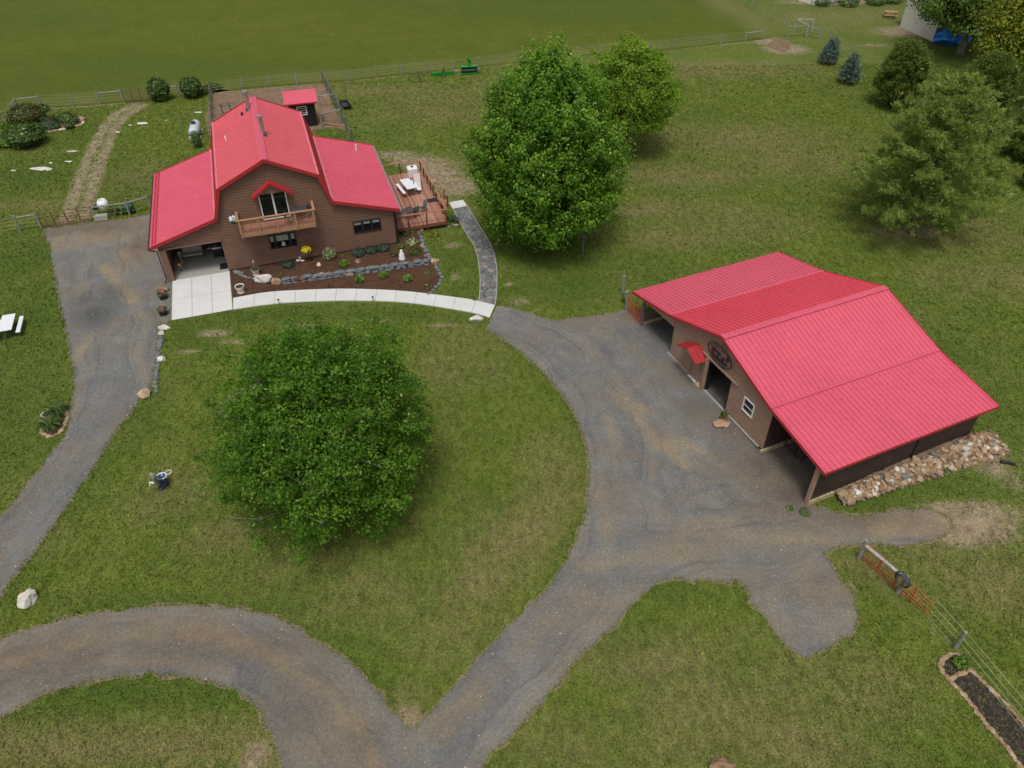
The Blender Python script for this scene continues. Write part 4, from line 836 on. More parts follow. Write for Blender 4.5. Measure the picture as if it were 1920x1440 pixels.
sq_chair(778, 397, R(HYAW - 160), 'patio chair with dark mesh back close to the front deck rail')
sq_chair(793, 390, R(HYAW - 70), 'patio chair facing left on the right side of the small deck table')
p = G(766, 394, dz + .7); t = thing('patio_table', 'square dark lattice patio table at the front of the deck', 'table', (p.x, p.y, dz), R(HYAW + 25))
tt = MB(); tt.torus((0, 0, .7), .001, .001, 3, 3)
tt = MB()
for i in range(11): tt.box((-.38 + i * .076, 0, .7), (.05, .8, .015))
for s in (-1, 1): tt.box((s * .41, 0, .7), (.03, .85, .03)); tt.box((0, s * .41, .7), (.85, .03, .03))
tt.build('tabletop', 'leadgrey', t)
for x in (-.36, .36):
    for y in (-.36, .36): MB().tube([(x, y, .69), (x * .95, y * .95, 0)], .015, 5).build('leg', 'frame', t)
# ------------------------------------------------------------------ BARN
bn = thing('barn', 'low red-roofed barn with brown siding, open lean-tos and oval sign', 'barn', (BX, BY, 0), R(BYAW))
bR, bal_, bKl, bcl, bEl, bar, bKr, bcr, bEr, bD, bo = 4.571, 4.67, 2.91, 8.81, 2.025, 4.524, 3.202, 8.776, 2.581, 11.15, -.25
def bprof(z):
    xl = -4.44; xr = 4.57
    if z > bKl - .1: xl = -max(0, 4.60 * (bR - .1 - z) / (bR - bKl))
    if z > bKr - .1: xr = max(0, 4.524 * (bR - .1 - z) / (bR - bKr))
    return xl, xr
bops = [(-.8, 1.18, 0, 2.32), (-2.3, -1.52, 0, 2.0), (2.42, 3.28, 1.3, 2.18)]
siding(TF, bprof, (bKl - .1, bKr - .1), .1, bR - .1, bops, .19, .01, .042).build('wall', 'siding2', bn)
siding(lambda x, o, z: (x, bD - .3 + o, z), bprof, (bKl - .1, bKr - .1), .1, bR - .1, (), .19, .01, .042).build('wall', 'siding2', bn)
def ribwall(x, y0, y1, z0, z1, out, name='wall', m='brownmetal', axis='x'):
    L = y1 - y0; k = int(L / .23); us = [(y0, 0)]
    for i in range(k): c = y0 + (i + .5) * L / k; us += [(c - .04, 0), (c - .02, .025), (c + .02, .025), (c + .04, 0)]
    us.append((y1, 0)); mb = MB()
    for u, h in us:
        for z in (z0, z1): mb.v.append((x + out * h, u, z) if axis == 'x' else (u, x + out * h, z))
    for i in range(len(us) - 1): mb.f.append([2 * i, 2 * i + 2, 2 * i + 3, 2 * i + 1])
    return mb.build(name, m, bn)
ribwall(4.57, 0, bD - .3, .1, 3.1, 1); ribwall(-4.44, 0, bD - .3, .1, 2.8, -1, m='siding2')
ribwall(8.29, 0, 6.55, -.12, 2.62, 1); ribwall(8.29, 6.7, 10.77, -.05, 2.62, 1); ribwall(10.77, 4.6, 8.29, -.1, 2.55, 1, axis='y')
MB().box((8.3, 6.62, 1.28), (.1, .14, 2.6)).build('door_track_post', 'black', bn)
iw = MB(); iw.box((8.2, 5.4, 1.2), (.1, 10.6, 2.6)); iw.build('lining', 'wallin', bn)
MB().beam((8.32, -.05, -.22), (8.32, 10.8, -.12), .14, .34).build('skirt_board', 'found', bn)
MB().box((-.2, -.02, .05), (8.9, .12, .1)).build('sill', 'block', bn); MB().box((4.62, 5, .06), (.14, 10.4, .22)).build('sill', 'found', bn)
MB().box((8.24, -.06, 1.05), (.2, .16, 2.75)).build('corner_post', 'siding2', bn)
# front opening with deep jamb
jm = MB(); jm.box((-.87, -.1, 1.2), (.14, .22, 2.4)); jm.build('door_frame', 'siding2', bn)
jm = MB(); jm.box((-.78, .12, 1.16), (.06, .3, 2.32)); jm.box((1.17, .12, 1.16), (.06, .3, 2.32)); jm.box((.19, .12, 2.33), (2.0, .3, .05)); jm.build('door_frame', 'black', bn)
MB().box((.2, -.09, 2.47), (3.2, .1, .1)).build('door_track', 'siding2', bn)
MB().box((.06, 5.4, .04), (8.9, 10.6, .05)).build('floor', mat('barn_dirt_floor', (.10, .09, .08), .9, .3, 1.5), bn)
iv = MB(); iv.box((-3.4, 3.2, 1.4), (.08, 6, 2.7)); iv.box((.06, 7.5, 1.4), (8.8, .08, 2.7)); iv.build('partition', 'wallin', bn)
# side door
dd = MB().box((-1.91, .02, 1.0), (.74, .06, 1.95)).build('door', mat('door_tan', (.30, .19, .13), .6), bn)
wp = MB(); [wp.box((x, -.03, 1.62), (.05, .03, .42)) for x in (-2.14, -1.66)]; [wp.box((-1.9, -.03, z), (.5, .03, .05)) for z in (1.43, 1.81)]; wp.box((-1.9, -.03, 1.62), (.03, .03, .38)); wp.build('window_frame', 'white', dd)
MB().box((-1.9, -.015, 1.62), (.44, .01, .36)).build('pane', 'glass', dd)
jm = MB(); jm.box((-2.33, -.06, 1.0), (.09, .1, 2.0)); jm.box((-1.5, -.06, 1.0), (.09, .1, 2.0)); jm.build('door_frame', 'siding2', bn); MB().box((-1.91, -.1, .09), (.76, .16, .05)).build('door_step', 'white', bn)
aw = thing('awning', None, None); aw.parent = bn
MB().prism([(-2.7, 2.15), (-1.1, 2.15), (-1.9, 2.5)], -.7, 0, lambda x, y, z: (x, z, y)).build('awning_gable', 'found', aw)
for s in (-1, 1): ribpanel((-1.9 + s * .98, -.88, 2.16), (-1.9 + s * .98, 0, 2.16), (-1.9, -.88, 2.62), (-1.9, 0, 2.62), .22, .03, .05).build('awning_roof', 'trim', aw)
windowset(bn, TF, 2.42, 3.28, 1.28, 2.2, [2.42, 3.28], 'white', .06)
MB().box((2.85, -.05, 1.74), (.8, .03, .03)).build('window_bar', 'white', bn)
# left lean-to frame and roof
for y in (.0, 3.6, 7.2, 10.8): MB().box((-7.74, y, 1.0), (.15, .15, 2.05)).build('post', 'greydark', bn)
for z in (.55,): MB().box((-6.1, 10.75, z), (3.2, .05, .14)).build('rail', 'greydark', bn)
rb = MB(); rb.beam((-7.74, 0, .12), (-7.74, 10.8, .12), .06, .18); rb.build('base_board', 'found', bn)
rb = MB(); rb.beam((-7.74, 0, .75), (-7.74, 10.8, .75), .06, .12); rb.beam((-7.74, 0, 1.95), (-7.74, 10.8, 1.95), .08, .18); rb.build('rail', 'greydark', bn)
MB().prism([(-8.0, 1.95), (-8.0, 2.08), (-4.44, 2.85), (-4.44, 2.15)], -.05, .05, lambda x, y, z: (x, z, y)).build('gable_board', 'siding2', bn)
MB().prism([(4.6, 2.72), (4.6, 3.1), (8.35, 2.58), (8.35, 2.4)], -.05, .05, lambda x, y, z: (x, z, y)).build('gable_board', 'siding2', bn)
ribpanel((-bal_, bo, bKl), (-bal_, bD, bKl), (0, bo, bR), (0, bD, bR)).build('roof_panel', 'roof2', bn)
ribpanel((-bcl, bo, bEl), (-bcl, bD, bEl), (-bal_ + .05, bo, bKl + .02), (-bal_ + .05, bD, bKl + .02)).build('roof_panel', 'roof', bn)
ribpanel((bar, bo, bKr), (bar, bD, bKr), (0, bo, bR), (0, bD, bR)).build('roof_panel', 'roof', bn)
ribpanel((bcr, bo, bEr - .03), (bcr, bD, bEr - .03), (bar - .05, bo, bKr - .02), (bar - .05, bD, bKr - .02)).build('roof_panel', 'roof', bn)
rc = MB(); rc.beam((.12, bo, bR + .01), (.12, bD, bR + .01), .26, .03); rc.beam((-.08, bo, bR + .01), (-.08, bD, bR + .01), .14, .03); rc.build('ridge_cap', 'roof', bn)
rc = MB(); rc.beam((bar, bo, bKr + .025), (bar, bD, bKr + .025), .2, .03); rc.beam((-bal_, bo, bKl + .04), (-bal_, bD, bKl + .04), .14, .03); rc.build('flashing', 'roof', bn)
for y in (bo - .02, bD + .02):
    f = MB()
    for a, b in (((-bcl, bEl), (-bal_, bKl)), ((-bal_, bKl), (0, bR)), ((0, bR), (bar, bKr)), ((bar, bKr), (bcr, bEr - .03))): f.beam((a[0], y, a[1] - .06), (b[0], y, b[1] - .06), .04, .17)
    f.build('fascia', 'trim', bn)
f = MB(); f.box((bcr + .02, (bo + bD) / 2, bEr - .1), (.04, bD - bo, .14)); f.box((-bcl - .02, (bo + bD) / 2, bEl - .07), (.04, bD - bo, .14)); f.build('fascia', 'trim', bn)
# oval sign with horse, kneeling figure and cross
def BW(x, y, z): p = BL(x, y); return (p[0], p[1], z)
sgn_ = 0; sg = thing('oval_sign', 'black oval iron sign of horse, kneeling man and cross above barn opening', 'sign', BW(-.03, -.1, 3.22), R(BYAW))
rx_, rz_ = 1.08, .60; pr_ = MB()
def SX(x, y, z): return (x * 1.0, -.03 + z, y)
pts = []
nseg = 48
for i in range(nseg):
    a0, a1 = 2 * math.pi * i / nseg, 2 * math.pi * (i + 1) / nseg; q = [(rx_ * math.cos(a0), rz_ * math.sin(a0)), (rx_ * math.cos(a1), rz_ * math.sin(a1)), ((rx_ - .07) * math.cos(a1), (rz_ - .055) * math.sin(a1)), ((rx_ - .07) * math.cos(a0), (rz_ - .055) * math.sin(a0))]
    pr_.prism(q, 0, .03, SX)
pr_.build('oval_ring', 'black', sg)
hp = [(-.70, .14), (-.5, .17), (-.25, .12), (-.08, .15), (.06, .09), (.13, -.04), (.09, -.08), (.03, -.04), (-.06, 0), (-.13, -.04), (-.14, -.28), (-.19, -.28), (-.22, -.02), (-.5, 0), (-.56, -.28), (-.61, -.28), (-.63, 0), (-.70, -.16), (-.73, 0)]
MB().prism(hp, 0, .03, SX).build('horse', 'black', sg)
kp = [(.12, -.3), (.42, -.3), (.4, -.16), (.38, -.02), (.34, .06), (.26, .06), (.22, -.02), (.26, -.1), (.14, -.14)]
MB().prism(kp, 0, .03, SX).build('kneeling_figure', 'black', sg)
gp = [(-.8, -.24), (-.2, -.26), (.6, -.26), (.82, -.22), (.6, -.34), (.2, -.40), (-.3, -.42), (-.6, -.36)]
MB().prism(gp, 0, .028, SX).build('ground_bar', 'black', sg)
m_ = MB(); m_.box((.62, -.015, 0), (.05, .03, .6)); m_.box((.62, -.015, .1), (.34, .03, .05)); m_.build('cross', 'black', sg)
lt = MB(); r2 = jit(4)
for i in range(13):
    a = R(150 - i * 10); cx_, cy_ = .88 * math.cos(a), .45 * math.sin(a)
    for k in range(2): lt.box((cx_ + r2.uniform(-.025, .025), -.015, cy_ * .93 + r2.uniform(-.02, .02)), (r2.choice((.018, .05)), .03, r2.choice((.07, .018))))
lt.build('lettering', 'black', sg)
sm = MB(); sm.tube([(-.25, 0, 0), (0, 0, .1), (.25, 0, 0)], .02, 4); sm.tube([(0, 0, .1), (.1, 0, .2)], .02, 4); o = sm.build('iron_bracket', 'black', loc=BW(.2, -.08, 3.95), rz=R(BYAW)); tag(o, 'small black iron ornament under the barn roof peak', 'ornament')
# stall frame in the right lean-to
t = thing('stall_panel', 'black steel pen panel inside the right barn lean-to', 'gate', BW(5.6, 1.3, 0), R(BYAW))
f = MB(); [f.tube([(x, 0, 0), (x, 0, 1.3)], .03, 5) for x in (-.8, 0, .5)]; [f.tube([(-.8, 0, z), (.5, 0, z)], .025, 5) for z in (.15, .7, 1.3)]; f.tube([(.5, 0, 1.3), (.5, 2, 1.3)], .025, 5); f.tube([(.5, 0, .3), (.5, 2, .3)], .025, 5); f.build('frame', 'black', t)
# ------------------------------------------------------------------ rocks
def rockat(u, v, d, m, label, name='boulder', cat='boulder', seed=1, sink=.25, rough=.22, rz=0, group=None, dzp=0):
    p = G(u, v); o = MB().rock((0, 0, d[2] * (.5 - sink)), d, seed, rough, 3).build(name, m, None, False, (p.x, p.y, p.z + dzp), rz); return tag(o, label, cat, group)
rockat(53, 1128, (.72, .95, .7), 'whiterock', 'large white boulder on the lawn at the lower left beside the drive', seed=3, rz=-.3)
rockat(1352, 1440, (1.0, .6, .5), 'tanrock', 'tan boulder cut by the bottom edge of the picture', seed=4)
rockat(274, 742, (.85, .75, .6), 'tanrock', 'orange tan boulder at the lower end of the grey stone edging', seed=5, rz=.5)
rockat(303, 676, (.5, .45, .4), 'whiterock', 'small white rock midway along the grey stone edging', seed=6)
rockat(309, 616, (.9, .5, .4), 'whiterock', 'rust-streaked white log-shaped rock on the drive corner of the patio', seed=7, rough=.1)
rockat(303, 626, (.4, .35, .3), 'whiterock', 'small white rock just below the log-shaped rock', seed=17)
rockat(306, 545, (1.05, .5, .4), 'tanrock', 'flat orange and cream slab rock at the foot of the carport post', seed=8, rough=.12)
rockat(893, 601, (.9, .6, .5), 'whiterock', 'white rock on the lawn at the right end of the walkway', seed=9)
rockat(1307, 726, (.55, .4, .45), 'tanrock', 'cream rock leaning by the barn side door', seed=10)
rockat(1350, 796, (.95, .7, .4), 'tanrock', 'yellowish rock beside the barn opening with a plant pot on it', seed=11)
rockat(497, 528, (1.25, .8, .85), 'whiterock', 'big white and tan boulder at the left end of the flower bed wall', seed=12)
rockat(519, 532, (.75, .5, .6), 'tanrock', 'blocky pink-tan rock just right of the big white boulder', seed=13, rough=.12)
rockat(604, 520, (.8, .45, .55), 'tanrock', 'pointed orange and white rock set in the flower bed wall', seed=14)
rockat(657, 516, (.5, .35, .4), 'tanrock', 'small tan rock set in the middle of the flower bed wall', seed=15)
rockat(815, 494, (.65, .55, .6), 'tanrock', 'orange corner rock where bed wall meets the right edging', seed=16, rz=.7)
rockat(670, 492, (.5, .35, .35), 'tanrock', 'orange rock lying in the mulch near the round bushes', seed=18)
rockat(598, 498, (.4, .35, .35), 'whiterock', 'pale rounded rock in the mulch left of the variegated shrub', seed=19)
rockat(792, 463, (.45, .3, .3), 'tanrock', 'tan rock in the right edging below the hosta', seed=20)
rockat(790, 435, (.45, .6, .35), 'tanrock', 'tan rock at the top of the right edging under the deck', seed=21)
rockat(799, 481, (.35, .25, .25), 'tanrock', 'small pale orange rock in the upper right edging', seed=23)
rockat(813, 340, (.5, .4, .3), 'tanrock', 'yellow rock outside the deck railing', seed=22)
rockat(1588, 930, (.6, .5, .45), 'whiterock', 'white rock at the front end of the stone bank by the barn', seed=24)
rockat(484, 527, (.3, .18, .45), 'whiterock', 'small upright bluish white stone beside the big white boulder', seed=25)
for i, (u, v, d, lb) in enumerate(((77, 317, (2.2, .9, .22), 'largest flat white rock outcrop in the upper left lawn'), (91, 319, (.7, .5, .16), 'small white rock touching the largest lawn outcrop'), (136, 284, (1.3, .45, .16), 'white rock outcrop left of the two-rut track'), (129, 303, (.9, .3, .14), 'thin white rock outcrop below the one left of the track'), (95, 306, (.5, .35, .14), 'small round white rock just above the largest outcrop'), (266, 232, (1.3, .55, .2), 'white flat rock in the grass right of the track'), (222, 248, (.6, .3, .14), 'small white rock close to the right edge of the track'), (244, 235, (.5, .3, .12), 'small pale rock left of the white flat rock'), (25, 320, (.7, .3, .12), 'small white rock near the left edge of the upper lawn'), (371, 211, (1.1, .4, .15), 'white rock in grass left of the pen fence'), (312, 226, (.4, .2, .1), 'tiny pale rock in the grass beyond the white tank'))):
    rockat(u, v, tuple(q * .78 for q in d), 'whiterock', lb, 'rock_outcrop', 'rock', 30 + i, .3)
# riprap bank along the barn wall
protos = []
rr = jit(77)
rip = []
for i in range(285):
    y = 1.7 + 10 * rr.random()**.85; wdt = .55 + .10 * (y - 1.7); x = rr.uniform(0, 1) * wdt; s_ = rr.uniform(.22, .4) * (1.35 if rr.random() < .12 else 1)
    rip.append((8.55 + x, y, max(0, .34 - x * .26), s_))
for i in range(18): a_ = rr.random() * 6.28; rip.append((9.0 + rr.uniform(-.5, 1.0), 11.3 + rr.uniform(-.4, .9), .1, rr.uniform(.25, .5)))
for i, (x, y, z, s_) in enumerate(rip):
    w_ = BL(x, y); zz = float(hz(w_[0], w_[1])) + z * .9
    mk = 'tanrock' if rr.random() < .84 else ('whiterock' if rr.random() < .6 else 'slate')
    if i < 16: o = MB().rock((0, 0, 0), (1.15, .8, .7), 200 + i, .25, 2).build('bank_stone', ('tanrock', 'tanrock', 'whiterock', 'slate')[i % 4]); protos.append(o)
    else: o = protos[rr.choice([j for j in range(16) if (j % 4 < 2) == (mk == 'tanrock') and (j % 4 == 3) == (mk == 'slate')])].copy(); C.objects.link(o)
    o.location = (w_[0], w_[1], zz + s_ * .1); o.scale = (s_, s_, s_); o.rotation_euler = (rr.uniform(-.5, .5), rr.uniform(-.5, .5), rr.uniform(0, 6.28))
    cw_ = {'tanrock': 'tan', 'whiterock': 'white', 'slate': 'grey'}[('tanrock', 'tanrock', 'whiterock', 'slate')[i % 4] if i < 16 else mk]
    tag(o, cw_ + ' fieldstone in the loose bank along the dark barn wall', 'stone', cw_ + ' stones banked against the dark barn wall')
pp = [BL(8.4, 1.5), BL(8.9, 1.5), BL(9.3, 4), BL(9.5, 8), BL(9.8, 11.2), BL(8.4, 11.4)]
V_ = []; F_ = []; q3 = jit(88)
tmp = MB()
for i in range(420):
    y = 1.5 + 10.5 * q3.random(); x = q3.random()**.8 * (.75 + .10 * (y - 1.7)); w_ = BL(8.5 + x, y); s_ = q3.uniform(.1, .26)
    tmp.rock((w_[0], w_[1], float(hz(*w_)) + max(.02, .3 - x * .22)), (s_ * 1.2, s_, s_ * .8), 900 + i, .2, 1, q3.random() * 6)
tmp.build('small_bank_stones', mat('brown_rubble', (.20, .14, .09), .9, .5, 3))['kind'] = 'stuff'
pp = roughen(spline(pp, .3, True), .14, 4)
sheet('stone_bank_soil', [Vector(p) for p in pp], .012, 'dirt', .4, zf=lambda x, y: np.clip(.32 - .24 * (((x - BX) * math.cos(R(BYAW)) + (y - BY) * math.sin(R(BYAW))) - 8.4), 0, .3) * 1.0)
# flower-bed retaining wall and edgings
wl = spline([tuple(G(*q)[:2]) for q in ((527, 533), (560, 529), (600, 524), (640, 519), (680, 513), (720, 508), (760, 502), (806, 496))], .1); Wp = resam(wl, 200); wall_mb = MB(); r3 = jit(9)
for c in range(3):
    i = 0
    while i < 196:
        L_ = r3.randint(7, 16) if c < 2 else r3.randint(12, 20); j = min(199, i + L_); a, b = Wp[i], Wp[j]; m = (a + b) / 2; d = b - a; ln = np.hypot(*d)
        nn = np.array([-d[1], d[0]]) / max(ln, 1e-6)
        wall_mb.rock((m[0] + nn[0] * (.02 + .06 * c) , m[1] + nn[1] * (.02 + .06 * c), .07 + c * .125), (ln * 1.06, .34 + (.12 if c == 2 else 0), .155), r3.randint(0, 9999), .12, 2, math.atan2(d[1], d[0])); i = j
tag(wall_mb.build('stone_wall', 'slate'), 'low dry-stacked grey flagstone wall across the mulch flower bed', 'wall')
def edging(pts, n, sz, mk, label, name, group, seed, cat='stone'):
    l = spline([tuple(G(*q)[:2]) for q in pts], .1); Rp = resam(l, n); r_ = jit(seed); pr_ = []
    for i, p in enumerate(Rp):
        mm = mk[r_.randrange(len(mk))]; s_ = sz * r_.uniform(.75, 1.3)
        if len(pr_) < 6: o = MB().rock((0, 0, .12), (1.25, .85, .5), seed * 10 + i, .18, 2).build(name, mm); pr_.append(o)
        else: o = r_.choice(pr_).copy(); C.objects.link(o)
        d = Rp[min(i + 1, n - 1)] - Rp[max(i - 1, 0)]; z = float(hz(p[0], p[1]))
        o.location = (p[0] + r_.uniform(-.04, .04), p[1] + r_.uniform(-.04, .04), z + .02); o.scale = (s_, s_, s_ * .8); o.rotation_euler = (0, 0, math.atan2(d[1], d[0]) + r_.uniform(-.4, .4))
        tag(o, label, cat, group)
edging([(783, 433), (792, 450), (798, 468), (806, 484)], 9, .42, ['slate', 'slate', 'slate'], 'grey flat stone edging the mulch bed between deck and bed wall', 'edging_stone', 'grey stones edging the upper right of the bed', 3)
edging([(818, 503), (827, 519), (824, 532), (815, 543), (806, 551)], 9, .42, ['slate'], 'grey flat stone edging the mulch bed from corner rock down to the walkway', 'edging_stone', 'grey stones edging the lower right of the bed', 4)
edging([(445, 512), (455, 516), (466, 521), (478, 523)], 5, .45, ['slate'], 'grey flat stone in the short row left of the big white boulder', 'edging_stone', 'grey stones left of the white boulder', 5)
edging([(303, 633), (298, 660), (296, 685), (293, 707), (293, 733)], 14, .36, ['slate'], 'blue-grey stone in the row edging the drive below the patio', 'edging_stone', 'blue-grey stones edging the drive', 6)
edging([(855, 423), (843, 424), (836, 427), (866, 421)], 5, .3, ['slate', 'tanrock'], 'small stone in the short row between deck and stone path', 'edging_stone', 'stones between deck and stone path', 7)
edging([(108, 765), (118, 768), (127, 778), (122, 795), (114, 810), (104, 817), (92, 818), (82, 812), (79, 800), (80, 786)], 26, .26, ['tanrock', 'tanrock', 'whiterock'], 'tan stone ringing the little round flower bed by the left drive', 'edging_stone', 'tan stones round the little flower bed', 8)
edging([(1762, 1247), (1768, 1238), (1785, 1229), (1800, 1233), (1815, 1252), (1850, 1285), (1880, 1315), (1925, 1365)], 38, .21, ['tanrock'], 'orange stone edging the fence side of the long dark garden bed', 'edging_stone', 'orange stones on the fence side of the garden bed', 9)
edging([(1762, 1247), (1768, 1262), (1790, 1285), (1820, 1320), (1850, 1360), (1885, 1400), (1915, 1440), (1940, 1470)], 46, .21, ['tanrock'], 'orange stone edging the lawn side of the long dark garden bed', 'edging_stone', 'orange stones on the lawn side of the garden bed', 10)
edging([(1785, 1273), (1797, 1266), (1815, 1255)], 7, .24, ['tanrock'], 'orange stone in the row crossing the top of the garden bed', 'edging_stone', 'orange stones crossing the garden bed', 11)
edging([(-6, 278), (4, 271), (14, 265), (26, 262)], 8, .4, ['tanrock', 'whiterock'], 'pale stone along the front of the leftmost garden bed', 'edging_stone', 'pale stones of the leftmost bed', 12)
edging([(84, 249), (95, 247), (108, 245), (122, 243), (134, 239), (152, 235), (156, 226), (150, 222)], 16, .42, ['tanrock', 'whiterock'], 'pale stone ringing the small rock garden in the upper left lawn', 'edging_stone', 'pale stones of the rock garden', 13)
sheet('garden_soil', [Vector(G(*q)[:2]) for q in ((1764, 1248), (1770, 1238), (1787, 1231), (1800, 1236), (1850, 1287), (1925, 1368), (1940, 1470), (1885, 1398), (1820, 1318), (1770, 1262))], .03, 'soil', .4)
sheet('ring_bed_soil', [Vector(G(*q)[:2]) for q in ((108, 767), (118, 769), (126, 779), (121, 795), (113, 809), (104, 815), (92, 816), (83, 810), (81, 798), (83, 786))], .03, 'mulch', .4)
sheet('rock_garden_soil', [Vector(G(*q)[:2]) for q in ((84, 248), (108, 244), (134, 238), (152, 233), (155, 226), (148, 221), (120, 224), (95, 228), (80, 236))], .03, 'dirt', .5)
sheet('shrub_bed_soil', [Vector(G(*q)[:2]) for q in ((35, 275), (45, 268), (62, 268), (78, 270), (72, 279), (55, 283), (38, 281))], .03, 'mulch', .5)
sheet('left_bed_soil', [Vector(G(*q)[:2]) for q in ((-40, 290), (5, 270), (25, 262), (40, 258), (50, 232), (30, 228), (-40, 258))], .03, 'mulch', .5)
sheet('barn_pad_dirt', [Vector(G(*q)[:2]) for q in ((1440, 83), (1455, 72), (1475, 75), (1483, 88), (1472, 98), (1452, 92))], .04, 'dirt', .8)
# ------------------------------------------------------------------ plants
def bush(u, v, rad, h, m, label, n=700, s=.07, name='shrub', seed=1, cat='shrub', group=None, dens=1, stems=True, loc=None):
    p = Vector(loc) if loc else G(u, v); t = thing(name, label, cat, p, 0, group)
    rr_ = np.random.default_rng(seed); nn = int(n * dens); D = fibdirs(nn, rr_, 1.0); L = lobe(D[:400], seed, .12) if nn >= 400 else lobe(D, seed, .12)
    L = np.resize(L, nn); P = D * np.array([rad, rad, h / 2]) * (L * rr_.uniform(.55, 1.0, nn)**.5)[:, None] + np.array([0, 0, h * .52])
    P[:, 2] = np.maximum(P[:, 2], .03)
    leaves('foliage', P, D + rr_.normal(size=(nn, 3)) * .45 + np.array([0, 0, .4]), s * rr_.uniform(.7, 1.3, nn), rr_.random(nn), m, t, seed)
    if stems:
        mb = MB(); r_ = jit(seed)
        for k in range(6): a = r_.random() * 6.28; mb.tube([(0, 0, 0), (rad * .3 * math.cos(a), rad * .3 * math.sin(a), h * .4), (rad * .6 * math.cos(a), rad * .6 * math.sin(a), h * .75)], [.02 + h * .01, .015, .006], 5)
        mb.build('stem', 'trunk', t)
    return t
def grassy(u, v, rad, h, m, label, n=60, seed=1, name='daylily', cat='plant', group=None, loc=None):
    p = Vector(loc) if loc else G(u, v); r_ = jit(seed); V = []; F = []; T_ = []
    for k in range(n):
        a = r_.random() * 6.28; L_ = rad * r_.uniform(.6, 1.1); hh = h * r_.uniform(.7, 1.1); w = .018 + .012 * r_.random(); px, py = -math.sin(a) * w, math.cos(a) * w; c, s = math.cos(a), math.sin(a); b = len(V)
        pts_ = [(0.03, 0), (.35 * L_, hh * .8), (.75 * L_, hh), (L_, hh * .62)]
        for i, (d, z) in enumerate(pts_):
            ww = (1, 1.2, .8, .1)[i]; V += [(c * d + px * ww, s * d + py * ww, z), (c * d - px * ww, s * d - py * ww, z)]; T_ += [0] * 2
        tt = r_.random(); T_[-8:] = [tt] * 8
        for i in range(3): F.append([b + 2 * i, b + 2 * i + 1, b + 2 * i + 3, b + 2 * i + 2])
    o = npmesh(name, V, F, m, attrs={'tint': T_}); o.location = p; return tag(o, label, cat, group)
for i, (u, v, lb) in enumerate(((675, 528, 'strappy green daylily clump in the lower bed, leftmost of three'), (719, 521, 'strappy green daylily clump in the lower bed, middle of three'), (765, 527, 'strappy green daylily clump in the lower bed, rightmost of three'))):
    grassy(u, v, .42, .4, 'lf_bright', lb, 70, i, group='daylilies in the lower bed')
grassy(646, 499, .45, .4, 'lf_bright', 'bushy green daylily in the upper bed left of the orange rock', 90, 5)
grassy(110, 776, .75, .55, 'lf_shrub', 'arching green plant at the back of the little round bed', 120, 6, 'iris_clump'); grassy(96, 802, .8, .55, 'lf_shrub', 'arching green plant at the front of the little round bed', 130, 7, 'iris_clump')
bush(673, 478, .5, .45, 'lf_blue', 'round blue-green bush by the house wall, leftmost of three', 600, .05, 'mounded_shrub', 11)
bush(697, 473, .5, .45, 'lf_blue', 'round blue-green bush by the house wall, middle of three', 600, .05, 'mounded_shrub', 12)
bush(719, 469, .48, .45, 'lf_blue', 'round blue-green bush by the house wall, rightmost of three', 600, .05, 'mounded_shrub', 13)
bush(541, 500, .45, .4, 'lf_blue', 'low blue-green bush in the mulch right of the red flower pot', 450, .05, 'mounded_shrub', 14)
bush(778, 475, .48, .38, 'lf_shrub', 'dense green mound in the bed right of the white statue', 600, .045, 'mounded_shrub', 15)
bush(739, 480, .25, .35, 'lf_shrub', 'small dark green upright bush left of the white statue', 250, .045, 'mounded_shrub', 16)
bush(619, 486, .5, .95, 'lf_varieg', 'tall cream and green variegated shrub in front of the brown wall', 420, .055, 'variegated_shrub', 17)
bush(773, 456, .5, .32, 'lf_varieg', 'white-edged hosta near the corner of the house', 220, .09, 'hosta', 18, 'plant', stems=False)
bush(752, 466, .25, .4, 'lf_bright', 'small bright green plant behind the white statue', 160, .05, 'garden_plant', 19, 'plant', stems=False)
bush(761, 440, .35, .3, 'lf_shrub', 'dark leafy plant against the deck front by the house corner', 220, .07, 'garden_plant', 20, 'plant', stems=False)
bush(774, 433, .4, .28, 'lf_bright', 'light green leafy plant under the deck edge', 220, .08, 'garden_plant', 21, 'plant', stems=False)
bush(816, 442, .35, .3, 'lf_yellow', 'yellow-green dwarf shrub alone on the grass below the deck', 260, .05, 'garden_plant', 22, 'shrub', stems=False)
bush(846, 413, .35, .4, 'lf_shrub', 'leafy green plant between deck corner and stone path', 260, .06, 'garden_plant', 23, 'plant', stems=False)
bush(855, 417, .28, .5, 'lf_blue', 'grey-green plant touching the stone path edge', 160, .05, 'garden_plant', 24, 'plant', stems=False)
bush(527, 514, .2, .12, 'lf_bright', 'tiny low green plant above the stone wall', 90, .04, 'garden_plant', 25, 'plant', stems=False)
bush(641, 480, .15, .15, 'lf_bright', 'tiny green seedling between the variegated shrub and round bushes', 70, .04, 'garden_plant', 26, 'plant', stems=False)
bush(803, 513, .3, .2, 'lf_bright', 'sparse green plant at the upper right corner of the lower bed', 50, .05, 'garden_plant', 27, 'plant', stems=False)
bush(799, 539, .3, .2, 'lf_bright', 'sparse green plant at the lower right corner of the lower bed', 50, .05, 'garden_plant', 28, 'plant', stems=False)
bush(303, 188, 1.05, 2.2, 'lf_shrub', 'round green shrub right beside the rusty pasture gate', 3200, .11, 'round_shrub', 30)
bush(363, 182, 1.1, 2.0, 'lf_shrub', 'round green shrub left of the pen fence', 3200, .11, 'round_shrub', 31)
bush(54, 271, 1.65, 1.8, 'lf_shrub', 'wide dark green leafy shrub above its own mulch patch', 4200, .12, 'round_shrub', 32)
